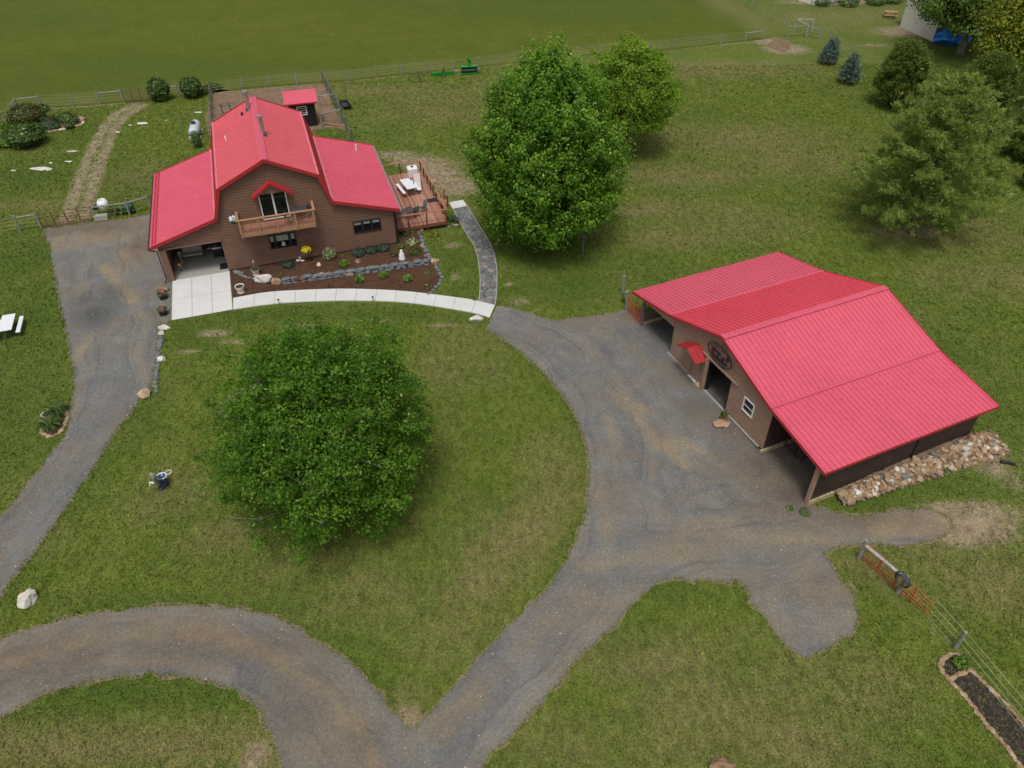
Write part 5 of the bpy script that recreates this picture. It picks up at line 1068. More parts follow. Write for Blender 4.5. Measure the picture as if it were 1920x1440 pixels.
bush(56, 232, 1.6, 1.8, 'lf_olive', 'brownish olive round shrub behind the wide dark one', 4200, .09, 'round_shrub', 33)
bush(28, 261, 2.6, 1.0, 'lf_bright', 'bright green low foliage mass left of the wide dark shrub', 2200, .12, 'leafy_clump', 34, 'plant', stems=False)
bush(3, 270, 1.2, .9, 'lf_blue', 'grey-green shrub at the left edge of the picture', 900, .1, 'leafy_clump', 35, 'shrub')
bush(74, 209, 1.0, .5, 'lf_shrub', 'low green tuft at the foot of the fence brace post', 500, .1, 'leafy_clump', 36, 'plant', stems=False)
bush(30, 228, .8, .5, 'lf_shrub', 'low green plant by the leaning fence brace', 400, .1, 'leafy_clump', 37, 'plant', stems=False)
for i, (u, v, r0, lb) in enumerate(((124, 228, 1.0, 'tallest dark plant at the back of the rock garden'), (137, 231, .7, 'dark plant near the right end of the rock garden'), (80, 230, .9, 'leafy plant at the back left of the rock garden'), (93, 242, .9, 'blue-green plant at the front left of the rock garden'), (131, 241, .5, 'small plant at the front right of the rock garden'), (106, 226, .4, 'small dark plant in the middle of the rock garden'), (109, 243, .35, 'small dark plant at the front of the rock garden'))):
    bush(u, v, r0, .5 + r0 * .3, 'lf_blue' if i == 3 else 'lf_shrub', lb, int(500 * r0), .09, 'garden_plant', 40 + i, 'plant', stems=False)
rockat(89, 236, (1.1, .8, .6), 'slate', 'large grey rock in the left part of the rock garden', seed=61); rockat(151, 227, (1.0, .7, .6), 'tanrock', 'large cream rock at the right end of the rock garden', seed=62); rockat(112, 229, (1.2, .5, .3), 'slate', 'flat grey rock in the middle of the rock garden', seed=63)
t_ = bush(372, 276, .48, 1.5, 'lf_shrub', 'small egg-shaped evergreen standing in front of the white tank', 900, .06, 'dwarf_evergreen', 50)
bush(1799, 1246, .35, .35, 'lf_bright', 'single green plant at the top of the long garden bed', 260, .06, 'garden_plant', 51, 'plant', stems=False)
bush(1172, 566, .3, .8, 'lf_bright', 'green weed at the foot of the weathered barn gate post', 180, .06, 'weed', 52, 'plant', stems=False)
bush(400, 168, 1.0, .5, 'lf_shrub', 'low green weeds in the pen corner by the fence', 500, .09, 'weed', 53, 'plant', stems=False); bush(388, 173, .9, .6, 'lf_shrub', 'low green weeds between round shrub and pen fence', 400, .09, 'weed', 54, 'plant', stems=False)
bush(1508, 962, .3, .2, 'lf_bright', 'grass weed sprouting from gravel by the barn corner, larger one', 120, .05, 'weed', 55, 'plant', stems=False); bush(1480, 954, .2, .15, 'lf_bright', 'smaller grass weed in the gravel left of the barn corner', 80, .05, 'weed', 56, 'plant', stems=False)
# pots
def pot(u, v, label, body='potcream', h=.38, r=.27, plant=None, fl=None, seed=1, name='flower_pot', loc=None):
    p = Vector(loc) if loc else G(u, v); t = thing(name, label, 'flower pot', (p.x, p.y, p.z + .03), 0)
    MB().lathe([(0, 0), (r * .8, 0), (r * .8, h * .08), (r * .62, h * .14), (r * .78, h * .5), (r * .86, h * .55), (r * .84, h * .6), (r * .98, h * .96), (r, h), (r * .9, h), (r * .84, h * .85), (0, h * .85)], n=18).build('pot', body, t, True)
    MB().lathe([(0, h * .87), (r * .83, h * .87)], n=14).build('soil', 'potin', t)
    if plant: leafball('foliage', (0, 0, h), (r * 1.1, r * 1.1, plant), 220, .05, 'lf_shrub', t, seed)
    if fl: petals(MB(), (0, 0, h * .95), r * .62, 55, .035, seed).build('flowers', fl, t)
    return t
pot(452, 548, 'cream stone urn with bare dark soil near the patio', h=.5, r=.33)
t = pot(481, 515, 'cream stone urn with dark red flowers near the house wall', h=.48, r=.32, plant=.15, fl='redflower', seed=2)
mb = MB(); mb.tube([(0, 0, .4), (0, 0, .95)], .01, 4); mb.rock((0, 0, 1.02), (.12, .1, .22), 3, .1).build('garden_ornament', 'potcream', t)
pot(307, 560, 'black pot with purple and yellow flowers, upper of two on the drive', 'rubber', .42, .32, .06, 'pinkflower', 3); pot(307, 590, 'black pot with pink flowers, lower of two on the drive', 'rubber', .42, .32, .06, 'pinkflower', 4)
pot(92, 785, 'white round pot with dark soil in the little round bed', 'potcream', .36, .3)
t = pot(1356, 790, 'dark pot with a spiky green plant standing on the yellowish rock', 'terracotta', .32, .2, .3, None, 7, loc=G(1356, 789) + Vector((0, 0, .12)))
pot(96, 232, 'reddish pot with green plant in the rock garden', 'terracotta', .5, .35, .25, None, 8)
# statue
p = G(754, 486); t = thing('garden_statue', 'white hooded garden statue between green mounds in the flower bed', 'statue', (p.x, p.y, .04), 0)
MB().lathe([(0, 0), (.22, 0), (.22, .1), (.2, .14), (.19, .4), (.14, .5), (.10, .56), (.11, .64), (.07, .73), (0, .77)], n=12).build('figure', 'white', t, True)
mb = MB().lathe([(0, 0), (.24, 0), (.24, .05), (0, .05)], n=12).build('base', 'white', t)
# yellow flower basket on a crook and red feeder
p = Vector(hw(1.5, -.55, 0)); t = thing('hanging_basket', 'hanging basket of yellow flowers on a thin crook by the house wall', 'flower basket', p, R(HYAW))
MB().tube([(.25, .1, 0), (.25, .1, 1.7), (.18, .05, 1.85), (.05, 0, 1.8), (0, 0, 1.65)], .01, 5).build('crook', 'black', t)
MB().lathe([(0, .82), (.12, .86), (.2, 1.0)], n=12).build('basket', 'darkgreen', t); leafball('foliage', (0, 0, 1.0), (.28, .28, .16), 90, .05, 'lf_bright', t, 4); petals(MB(), (0, 0, .98), .34, 170, .055, 6).build('flowers', 'yelflower', t)
mb = MB(); [mb.tube([(0, 0, 1.65), (.18 * math.cos(a), .18 * math.sin(a), 1.0)], .004, 3) for a in (0, 2.1, 4.2)]; mb.build('chain', 'black', t)
p = Vector(hw(2.05, -.3, 0)); t = thing('bird_feeder', 'tiny red hanging feeder on a thin rod by the house wall', 'bird feeder', p, 0)
MB().tube([(.1, .1, 0), (.1, .1, 1.6), (0, 0, 1.55)], .008, 4).build('rod', 'black', t); MB().lathe([(0, 1.2), (.05, 1.22), (.05, 1.4), (0, 1.45)], n=8).build('feeder', 'redflower', t)
p = G(563, 492); t = tag(MB().rock((-.15, 0, .1), (.3, .18, .2), 3).rock((.16, .03, .08), (.34, .16, .16), 4).rock((0, .16, .18), (.16, .14, .3), 5).build('driftwood_ornament', 'potcream', None, False, (p.x, p.y, .05)), 'pale driftwood-like ornament in the mulch below the yellow flowers', 'ornament')
p = G(562, 530); t = thing('butterfly_ornament', 'rusty iron garden ornament standing against the stone wall', 'ornament', (p.x, p.y, .04), R(10))
MB().tube([(0, 0, 0), (0, 0, .5)], .015, 5).build('stake', 'rust', t)
for s in (-1, 1): MB().prism([(0, .25), (s * .32, .12), (s * .36, .32), (s * .1, .42)], -.01, .01, lambda x, y, z: (x, z, y)).build('wing', 'terracotta' if s > 0 else 'rust', t); MB().torus((s * .18, 0, .5), .12, .014, 12, 4, 'Y').build('scroll', 'blackmet', t)
def pathlight(u, v, label):
    p = G(u, v); t = thing('path_light', label, 'path light', (p.x, p.y, .02), 0, 'solar lights along the walkway')
    MB().tube([(0, 0, 0), (0, 0, .32)], .012, 5).build('stake', 'black', t); MB().lathe([(0, .42), (.05, .41), (.09, .36), (.045, .35), (.045, .3), (0, .3)], n=10).build('lamp_head', 'black', t)
for u, v, lb in ((524, 571, 'small black path light on the lawn edge of the walkway, leftmost'), (700, 566, 'small black path light on the lawn edge of the walkway under the daylilies'), (617, 541, 'small black path light in the mulch, left of the daylilies'), (617.5, 0, None), (889, 566, 'small black path light between walkway and stone path')):
    if lb: pathlight(u, v, lb)
# hose post with blue pot on the lawn
p = G(302, 922); t = thing('hydrant_post', 'weathered mossy garden post with white fitting and coiled black hose', 'garden post', (p.x, p.y, 0), .2)
MB().tube([(0, 0, 0), (.02, 0, .5), (0, 0, 1.0)], [.1, .09, .11], 8).build('post', 'greydark', t); MB().rock((-.02, .05, 1.1), (.35, .35, .4), 5, .3).build('mossy_top', 'mosspost', t); MB().tube([(-.12, -.05, .75), (-.3, -.05, .82), (-.34, -.05, .6)], .05, 6).build('spout', 'white', t)
MB().torus((.18, .05, .55), .24, .05, 18, 6, 'Y').build('hose', 'rubber', t); MB().rock((-.12, .12, 1.2), (.3, .22, .25), 15, .3).build('cap_stone', 'greywood', t)
p = G(310, 909); t = thing('blue_planter', 'tall blue glazed pot with white rim beside the garden post', 'flower pot', (p.x, p.y, 0), 0)
MB().lathe([(0, 0), (.2, 0), (.24, .25), (.18, .45), (.24, .6), (.25, .66), (.2, .66), (.17, .55), (0, .55)], n=16).build('pot', 'blueglaze', t, True); MB().torus((0, 0, .66), .235, .03, 16, 6).build('rim', 'white', t)
p = G(316, 886); tag(MB().torus((0, 0, .02), .15, .035, 16, 6).build('stone_ring', 'potcream', None, True, (p.x, p.y, 0)), 'pale ring lying on the grass behind the blue pot', 'ring')
# ------------------------------------------------------------------ fences
def fence(name, label, pts, posth=1.1, wires=(.3, .55, .8, 1.02), rails=(), pm='greywood', pr=.07, wr=.006, mesh=False, wm='wire', cat='fence', nopost=()):
    P = [G(*q) if len(q) == 2 else Vector(q) for q in pts]
    t = thing(name, label, cat, P[0], 0); o = P[0]
    r_ = jit(len(label))
    for ip, p in enumerate(P):
        if ip in nopost: continue
        h = posth * r_.uniform(.95, 1.06); q = p - o; MB().tube([q, q + Vector((r_.uniform(-.03, .03), r_.uniform(-.03, .03), h))], [pr, pr * .92], 7).build('post', pm, t)
    if wires:
        mb = MB()
        for a, b in zip(P[:-1], P[1:]):
            for z in wires: mb.tube([a - o + Vector((0, 0, z)), b - o + Vector((0, 0, z))], wr, 3, False)
            if mesh:
                n_ = int((b - a).length / .3)
                for k in range(n_): q = a.lerp(b, k / n_) - o; mb.tube([q + Vector((0, 0, .05)), q + Vector((0, 0, max(wires)))], wr * .8, 3, False)
        mb.build('wire', wm, t)
    for i, z in rails:
        a, b = P[i] - o, P[i + 1] - o; MB().tube([a + Vector((0, 0, z)), b + Vector((0, 0, z))], .06, 6).build('rail', pm, t)
    return t
backpts = [(397, 175), (455, 167), (506, 162), (557, 158), (607, 155), (656, 152), (706, 145), (753, 140), (801, 135), (848, 131), (896, 126), (940, 121), (985, 116), (1032, 111), (1080, 106), (1127, 101), (1172, 98), (1218, 95), (1264, 92), (1308, 87), (1351, 82), (1397, 78), (1430, 74)]
fence('wire_fence', 'long straight wire fence with grey posts dividing the back lawn from the pasture', backpts, rails=((21, .95),), wires=(.3, .55, .85, 1.05))
fence('wire_fence', 'wire fence with wooden brace at the upper left corner of the yard', [(-60, 275), (13.5, 234), (26, 220), (36, 207), (79, 202), (136.5, 200), (188.5, 196), (232, 192)], 1.35, (.3, .6, .9, 1.2), ((2, 1.1), (3, 1.1), (6, 1.15)), pr=.085)
fence('wire_fence', 'short wire fence between rusty pasture gate and the pen', [(299, 187), (336, 182), (397, 175)], 1.3, (.3, .6, .9, 1.15), ((0, 1.1),), pr=.08)
fence('wire_fence', 'fence left of the lower rusty gate with a wooden rail', [(-60, 452), (38.5, 435), (78, 428.5)], 1.35, (.35, .65, .95, 1.2), ((1, 1.2),), pr=.085)
fence('rail_fence', 'short grey rail fence between lower rusty gate and house', [(179, 413), (244, 404.5), (284, 393)], 1.25, (.4, .8), ((0, 1.1), (1, 1.1)), pr=.08)
fence('mesh_fence', 'grey mesh fence on the left side of the dirt pen', [(398, 176), (398, 190), (399, 205), (400, 222), (401, 240), (403, 262)], 1.35, (.1, .3, .5, .7, .9, 1.1, 1.3), mesh=True, pm='greydark', wm='mesh', pr=.09)
fence('mesh_fence', 'grey mesh fence on the right side of the dirt pen', [(607, 156), (614, 170), (622, 186), (631, 204), (641, 226), (650, 246), (661, 270)], 1.4, (.1, .3, .5, .7, .9, 1.1, 1.3), mesh=True, pm='greydark', wm='mesh', pr=.09, rails=((0, 1.3), (1, 1.3), (2, 1.3), (3, 1.3)))
fence('pen_divider', 'two-rail divider inside the dirt pen beside the little shed', [(600, 201), (630, 198)], 1.25, (), ((0, 1.1),), pr=.06); fence('pen_divider', 'lower grey rail inside the dirt pen near the shed corner', [(604, 240), (640, 232)], 1.5, (), ((0, 1.35),), pr=.07)
fence('pen_stakes', 'thin stakes and low rail in the pen behind the house ridge', [(418, 214), (434, 211)], 1.0, (), ((0, .8),), pr=.07, pm='greydark')
fence('wire_fence', 'wire fence running up beside the pasture track at top right', [(1475, 70), (1469, 50), (1448, 39), (1428, 30), (1408, 18), (1389, 9), (1368, -3), (1340, -20)][1:], 1.25, (.3, .6, .9, 1.15), pr=.07)
fence('fence_brace', 'box of posts and rails bracing the fence corner at top right', [(1475, 70), (1509, 68), (1534, 75)], 1.5, (.4, .8), ((0, 1.2), (1, 1.1)), pr=.08); fence('fence_brace', 'bleached rails of the far side of the fence corner brace', [(1522, 58), (1490, 57), (1511, 69)], 1.4, (), ((0, 1.3), (1, 1.3)), pr=.075, pm='whitewood')
fence('wire_fence', 'sagging wire fence running from the corner brace toward the pines', [(1534, 75), (1555, 73), (1592, 106), (1700, 160), (1810, 200), (1860, 225), (1935, 262)], 1.3, (.35, .65, .95, 1.2), pr=.07)
fence('wire_fence', 'wire fence at lower right along the long garden bed', [(1738, 1157), (1790, 1215), (1935, 1390)], 1.3, (.05, .5, .85, 1.25), pr=.085, wr=.008, nopost=(0,))
fence('fence_brace', 'two posts with a slanted rail under the big maple', [(1064, 447), (1092, 478)], 1.35, (), ((0, 1.25),), pr=.08, pm='greydark')
fence('gate_post', 'pair of weathered posts with rope beside the red barn gate', [(1167, 553), (1174, 583)], 1.5, (), (), pr=.11); 
# gates
def gate(name, label, a, b, h=1.2, m='rust', bars=5, r=.024, stiles=4, cat='gate'):
    a, b = Vector(a), Vector(b); L_ = (b - a).length; t = thing(name, label, cat, a, math.atan2(b.y - a.y, b.x - a.x)); f = MB()
    f.tube([(0, 0, .12), (L_, 0, .12), (L_, 0, h), (0, 0, h), (0, 0, .12)], r * 1.2, 6); f.build('frame', m, t); q = MB()
    for i in range(1, bars): q.tube([(0, 0, .12 + (h - .12) * (i / bars)**1.15), (L_, 0, .12 + (h - .12) * (i / bars)**1.15)], r, 5)
    q.build('bars', m, t); q = MB()
    for i in range(1, stiles): q.box((L_ * i / stiles, .02, (h + .12) / 2), (.09, .02, h - .12))
    q.build('stile', m, t); return t
gate('farm_gate', 'wide rusty tube gate across the lower end of the two-rut track', G(81, 428), G(177, 414)); gate('farm_gate', 'rusty tube gate into the pasture at the top of the two-rut track', G(235, 192), G(297, 187.5), 1.3)
gate('farm_gate', 'red tube gate hung between weathered post and barn lean-to', G(1176, 585), Vector(BW(-7.85, -.05, 0)), 1.3, 'redgate', stiles=2)
gt = gate('farm_gate', 'red tube gate standing open against the fence at lower right', G(1612, 1046), G(1738, 1156), 1.15, 'redgate', 5, .014, 4)
fence('rail_fence', 'grey post holding a bleached peeling log rail in front of the red gate', [(1609, 1049), (1682, 1112)], 1.35, (), (), pr=.09)
pa, pb = G(1609, 1049), G(1682, 1112); o = MB().tube([pa + Vector((0, 0, 1.1)), pb + Vector((0, 0, 1.12))], .08, 8).build('log_rail', 'whitewood'); tag(o, 'bleached peeling log rail laid along the lower right red gate', 'rail')
p = G(1682, 1112); t = thing('coiled_hose', 'coiled black hose hung on the post of the lower right red gate', 'hose', (p.x, p.y, .95), math.atan2(pb.y - pa.y, pb.x - pa.x))
mb = MB(); [mb.torus((r2.uniform(-.02, .02), -.13 - i * .035, r2.uniform(-.03, .03)), .38 - i * .035, .025, 26, 6, 'Y') for i in range(4)]; mb.build('coil', 'leadgrey', t, True)
# ------------------------------------------------------------------ pen shed
ps = G(597, 236); p0 = G(597, 236); p1 = G(543, 245)
shrz = R(HYAW - 3); sh = thing('garden_shed', 'little black shed with red metal roof and white window in the dirt pen', 'shed', (p0.x, p0.y, 0), shrz)
ww, dp, hf = 2.45, 1.6, 2.4
bx_ = MB()
for i in range(12): bx_.box((-ww + (i + .5) * ww / 12, 0, 1.3), (ww / 12 - .02, .04, hf - .05))
bx_.box((-ww / 2, dp / 2, 1.3), (ww - .02, dp, hf - .1)); bx_.build('wall', 'black', sh)
for x in (-ww + .1, -.1):
    for y in (.1, dp - .1): MB().box((x, y, .12), (.12, .12, .25)).build('leg', 'greywood', sh)
ribpanel((-ww - .3, -.35, hf + .02), (.3, -.35, hf + .02), (-ww - .3, dp * .75, hf + .72), (.3, dp * .75, hf + .72), .23, .025, .05).build('roof', 'roof', sh)
ribpanel((-ww - .3, dp + .3, hf + .4), (.3, dp + .3, hf + .4), (-ww - .3, dp * .75, hf + .72), (.3, dp * .75, hf + .72), .23, .025, .05).build('roof', 'roof', sh)
MB().box((-ww / 2, -.37, hf - .02), (ww + .6, .03, .12)).build('fascia', 'trim', sh)
w = windowset(sh, lambda x, o, z: (x, -.02 - o, z), -1.7, -.8, 1.2, 2.05, [-1.7, -.8], 'white', .07); mb = MB(); [mb.box((-1.25, -.05, z), (.8, .02, .035)) for z in (1.42, 1.62, 1.83)]; mb.build('window_bar', 'white', w)
p = G(628, 236); tag(MB().beam((-1.1, .35, .1), (1.2, -.35, .05), .14, .05).build('plank', 'balwood', None, False, (p.x, p.y, .04)), 'bare plank lying on the pen dirt beside the shed', 'plank')
rockat(610, 181, (.5, .4, .3), 'tanrock', 'cream rock on the pen dirt right of the shed roof', seed=71)
# sled, implements
p = G(648, 200); t = thing('utility_sled', 'black plastic utility sled on the grass right of the pen fence', 'sled', (p.x, p.y, .02), R(112))
mb = MB(); L_, w_ = 1.9, .85; o0 = [(-L_ / 2, -w_ / 2), (L_ / 2, -w_ / 2), (L_ / 2, w_ / 2), (-L_ / 2, w_ / 2)]; V = [(x, y, .35) for x, y in o0] + [(x * .93, y * .86, .35) for x, y in o0] + [(x * .85, y * .75, .05) for x, y in o0] + [(x * .9, y * .8, 0) for x, y in o0]
mb.add(V, [[i, (i + 1) % 4, 4 + (i + 1) % 4, 4 + i] for i in range(4)] + [[4 + i, 4 + (i + 1) % 4, 8 + (i + 1) % 4, 8 + i] for i in range(4)] + [[8, 9, 10, 11]] + [[i, 12 + i, 12 + (i + 1) % 4, (i + 1) % 4] for i in range(4)] + [[15, 14, 13, 12]]); mb.build('tub', 'rubber', t)
mb = MB(); [mb.box((x, 0, .08), (.35, .5, .06)) for x in (-.55, 0, .5)]; mb.build('floor_ridge', 'leadgrey', t)
p = G(880, 138); t = thing('snow_blower', 'bright green tractor snow blower with curved chute by the pasture fence', 'implement', (p.x, p.y, 0), R(8))
mb = MB(); mb.box((0, .25, .4), (1.7, .05, .75)); mb.box((0, 0, .78), (1.7, .5, .05)); mb.box((-.86, 0, .4), (.05, .65, .8)); mb.box((.86, 0, .4), (.05, .65, .8)); mb.box((0, -.25, .1), (1.7, .1, .12)); mb.build('housing', 'green', t)
MB().tube([(-.75, -.1, .4), (.75, -.1, .4)], .16, 8).build('auger', 'leadgrey', t); MB().tube([(.1, .1, .8), (.1, .1, 1.2), (.0, .0, 1.5), (-.25, -.1, 1.7)], [.16, .14, .14, .12], 8).build('chute', 'green', t)
MB().box((.95, .1, .3), (.25, .3, .3)).build('drive_box', 'steel', t)
p = G(831, 141); t = thing('grader_blade', 'green tractor rear blade lying on the grass by the pasture fence', 'implement', (p.x, p.y, 0), R(12))
MB().beam((-1.3, 0, .2), (1.3, 0, .2), .1, .3).build('blade', 'green', t); MB().beam((0, 0, .3), (0, -.9, .3), .12, .12).build('beam', 'green', t); MB().tube([(-.35, -.8, .2), (0, -.5, .8), (.35, -.8, .2)], .04, 6).build('hitch', 'darkgreen', t); MB().box((0, -.45, .7), (.12, .12, .6)).build('mast', 'leadgrey', t)
p = G(785, 152); t = thing('harrow_frame', 'low black iron frame implement left of the green blade', 'implement', (p.x, p.y, 0), R(12))
mb = MB(); mb.tube([(-1.1, .5, .15), (.1, .6, .8), (.6, .2, .4)], .035, 5); mb.tube([(.1, .6, .8), (.1, -.3, .05)], .05, 5); mb.tube([(-.5, -.4, .05), (.7, -.2, .05)], .04, 5); mb.tube([(-1.1, .5, .15), (-.5, -.4, .05)], .03, 5); mb.build('frame', 'black', t)
# cement mixer and mower by the rail fence
p = G(196, 409); t = thing('cement_mixer', 'white cement mixer standing behind the grey rail fence', 'cement mixer', (p.x, p.y + .5, 0), R(15))
MB().lathe([(0, -.42), (.25, -.42), (.42, -.1), (.42, .12), (.28, .38), (.24, .38), (.36, .1), (0, 0)], (0, 0, .95), 16).build('drum', 'white', t, True)
mb = MB(); mb.tube([(-.55, -.35, 0), (-.45, 0, .9), (-.55, .35, 0)], .025, 5); mb.tube([(.45, -.35, 0), (.45, 0, .9), (.55, .35, .1)], .025, 5); mb.tube([(-.5, 0, .45), (.5, 0, .45)], .025, 5); mb.tube([(.5, 0, .6), (1.1, 0, .3)], .02, 5); mb.build('stand', 'black', t)
MB().box((-.62, 0, .75), (.3, .3, .3)).build('motor', 'black', t)
for y in (-.3, .3): MB().lathe([(0, -.04), (.16, -.04), (.16, .04), (0, .04)], (.85, y, .16), 12, 'Y').build('wheel', 'rubber', t)
p = G(240, 404); t = thing('lawn_cart', 'dark green two-wheeled cart parked behind the rail fence', 'cart', (p.x, p.y + .4, 0), R(10))
MB().box((0, 0, .5), (.7, .9, .4)).build('tub', 'darkgreen', t, bevel=.05)
for x in (-.42, .42): MB().lathe([(0, -.04), (.22, -.04), (.22, .04), (0, .04)], (x, -.1, .22), 12, 'X').build('wheel', 'rubber', t)
MB().tube([(-.3, .45, .6), (-.3, .8, 1.0), (.3, .8, 1.0), (.3, .45, .6)], .018, 5).build('handle', 'blackmet', t)
p = G(192, 411); tag(MB().box((0, 0, .2), (1.0, .45, .4)).box((0, -.02, .42), (.8, .3, .03)).build('concrete_block', 'block', None, False, (p.x, p.y - .05, 0), R(12), .02), 'grey concrete block at the foot of the rail fence', 'block')
# propane tank
ta, tb = G(366, 268), G(372, 243); d = (ta - tb).normalized(); t = thing('propane_tank', 'white horizontal propane tank on concrete pads behind the small evergreen', 'tank', ((ta + tb) / 2), math.atan2(d.y, d.x))
MB().lathe([(0, -1.35), (.25, -1.3), (.42, -1.1), (.46, -.85), (.46, .85), (.42, 1.1), (.25, 1.3), (0, 1.35)], (0, 0, .75), 18, 'X').build('vessel', 'tank', t, True); MB().lathe([(0, .25), (.2, .22), (.22, 0)], (0, 0, 1.2), 12).build('dome', 'leadgrey', t)
for x in (-.8, .8): MB().box((x, 0, .15), (.25, 1.1, .3)).build('pad', 'potcream', t)
p = G(1884, 869); tag(MB().tube([(-.25, .05, .1), (.2, -.05, .12), (.45, -.15, .05)], .09, 8).build('drain_pipe', 'rubber', None, False, (p.x, p.y, 0)), 'short black corrugated pipe end in the grass right of the stone bank', 'pipe')
# ------------------------------------------------------------------ trees
def taper(mb, a, b, r0, r1, r_, n=6, bend=.12, seg_=4):
    a, b = Vector(a), Vector(b); L_ = (b - a).length; off = Vector((r_.gauss(0, 1), r_.gauss(0, 1), r_.gauss(0, .4))) * L_ * bend
    pts = [a.lerp(b, i / seg_) + off * math.sin(math.pi * i / seg_) for i in range(seg_ + 1)]; mb.tube(pts, [r0 + (r1 - r0) * i / seg_ for i in range(seg_ + 1)], n, False); return pts
def tree(u, v, name, label, H, Rh, z0, m, nclump, per, cr, leaf, seed, tm='trunk', shape=.5, tr=.22, lob=.13, inner=.3, loc=None, group=None, limbs=26, up=.5, cat='tree', stretch=(1, 1), fl=.7, shoot=.4):
    p = Vector(loc) if loc else G(u, v); t = thing(name, label, cat, p, 0, group); rr_ = np.random.default_rng(seed); r_ = jit(seed)
    ns_ = int(nclump * (1 - inner)); D = fibdirs(ns_, rr_, 1.2); Rv = (H - z0) / 2; zc = z0 + Rv
    def shapeR(D):
        L = lobe(D, seed, lob, 2.3); zz = D[:, 2]; hor = 1 - (zz * shape * .5) - np.clip(zz, 0, 1)**3 * shape * .25
        return L, hor
    L, hor = shapeR(D); rad = L * rr_.uniform(.74, 1.08, ns_)
    gapn = np.array([noise.noise(Vector(d) * 5 + Vector((seed, 7, 3))) for d in D]); rad = np.where(gapn < -.16, rad * .72, rad)
    Pc = D * rad[:, None] * np.stack([Rh * hor * stretch[0], Rh * hor * stretch[1], np.full(ns_, Rv)], 1)
    ni = nclump - ns_; Di = rr_.normal(size=(ni, 3)); Di /= np.linalg.norm(Di, axis=1, keepdims=True); Li, hi = shapeR(Di)
    Pi = Di * (Li * rr_.uniform(.35, .88, ni))[:, None] * np.stack([Rh * hi, Rh * hi, np.full(ni, Rv)], 1)
    Pc = np.concatenate([Pc, Pi]) + np.array([0, 0, zc]); Dc = np.concatenate([D, Di])
    nl = nclump * per; idx = np.repeat(np.arange(nclump), per); csz = rr_.uniform(.5, 1.5, nclump)
    off = rr_.normal(size=(nl, 3)) * cr * csz[idx][:, None] * np.array([1, 1, fl]); P = Pc[idx] + off
    ax = Dc * .5 + np.array([0, 0, .8]); ax /= np.linalg.norm(ax, axis=1, keepdims=True); al = rr_.normal(size=nl) * cr * csz[idx] * shoot; P = P + ax[idx] * al[:, None]
    nrm = Dc[idx] * .4 + np.array([0, 0, up]) + rr_.normal(size=(nclump, 3))[idx] * .3 + rr_.normal(size=(nl, 3)) * .42 + off / cr * .3
    ct = np.clip(rr_.normal(.42, .2, nclump), 0, 1); tint = np.clip(ct[idx] + rr_.normal(0, .16, nl) + .13 * (off[:, 2] / cr) + .10 * al / cr, 0, .94); tint = np.where(rr_.random(nl) < .003, 1.0, tint)  # a few leaves get the palest tint as painted glints
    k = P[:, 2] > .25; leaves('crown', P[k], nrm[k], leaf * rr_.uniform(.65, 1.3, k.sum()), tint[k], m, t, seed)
    mb = MB(); top = zc + Rv * .55; taper(mb, (0, 0, -.1), (r_.uniform(-.2, .2), r_.uniform(-.2, .2), top), tr, tr * .22, r_, 9, .02, 8)
    sel = rr_.choice(nclump, limbs, replace=False)
    for i in sel:
        e = Vector(Pc[i]); zs_ = max(z0 * .7 + .3, min(top * .95, e.z * r_.uniform(.35, .75))); pts = taper(mb, (0, 0, zs_), e, tr * .45 * (1 - zs_ / (H * 1.3)), .015, r_, 5, .06, 5)
        for k_ in range(3): q = pts[2 + k_]; taper(mb, q, q + Vector((r_.gauss(0, .9), r_.gauss(0, .9), r_.uniform(0, 1.0))) * Rh * .22, tr * .12, .008, r_, 4, .1, 3)
    mb.build('trunk', tm, t, True); return t
q = G(604, 808, 5.0)
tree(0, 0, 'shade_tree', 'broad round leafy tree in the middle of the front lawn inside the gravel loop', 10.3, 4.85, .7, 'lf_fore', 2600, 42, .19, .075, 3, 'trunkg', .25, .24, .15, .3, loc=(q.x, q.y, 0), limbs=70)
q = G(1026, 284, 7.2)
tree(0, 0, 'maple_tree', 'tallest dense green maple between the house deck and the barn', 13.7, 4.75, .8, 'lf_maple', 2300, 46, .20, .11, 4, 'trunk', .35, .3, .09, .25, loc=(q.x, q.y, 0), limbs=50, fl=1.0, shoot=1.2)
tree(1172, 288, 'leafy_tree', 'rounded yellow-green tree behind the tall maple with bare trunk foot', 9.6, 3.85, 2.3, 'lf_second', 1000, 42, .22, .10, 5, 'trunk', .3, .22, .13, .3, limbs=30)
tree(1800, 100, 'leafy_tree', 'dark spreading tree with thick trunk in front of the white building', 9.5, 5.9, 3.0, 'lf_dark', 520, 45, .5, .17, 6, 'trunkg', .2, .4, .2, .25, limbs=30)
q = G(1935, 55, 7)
tree(0, 0, 'leafy_tree', 'bright yellow-green tree cut by the upper right edge', 11.5, 4.8, 2.6, 'lf_yellow', 420, 45, .45, .15, 7, 'trunkg', .1, .3, .28, .3, loc=(q.x, q.y, 0), limbs=34)
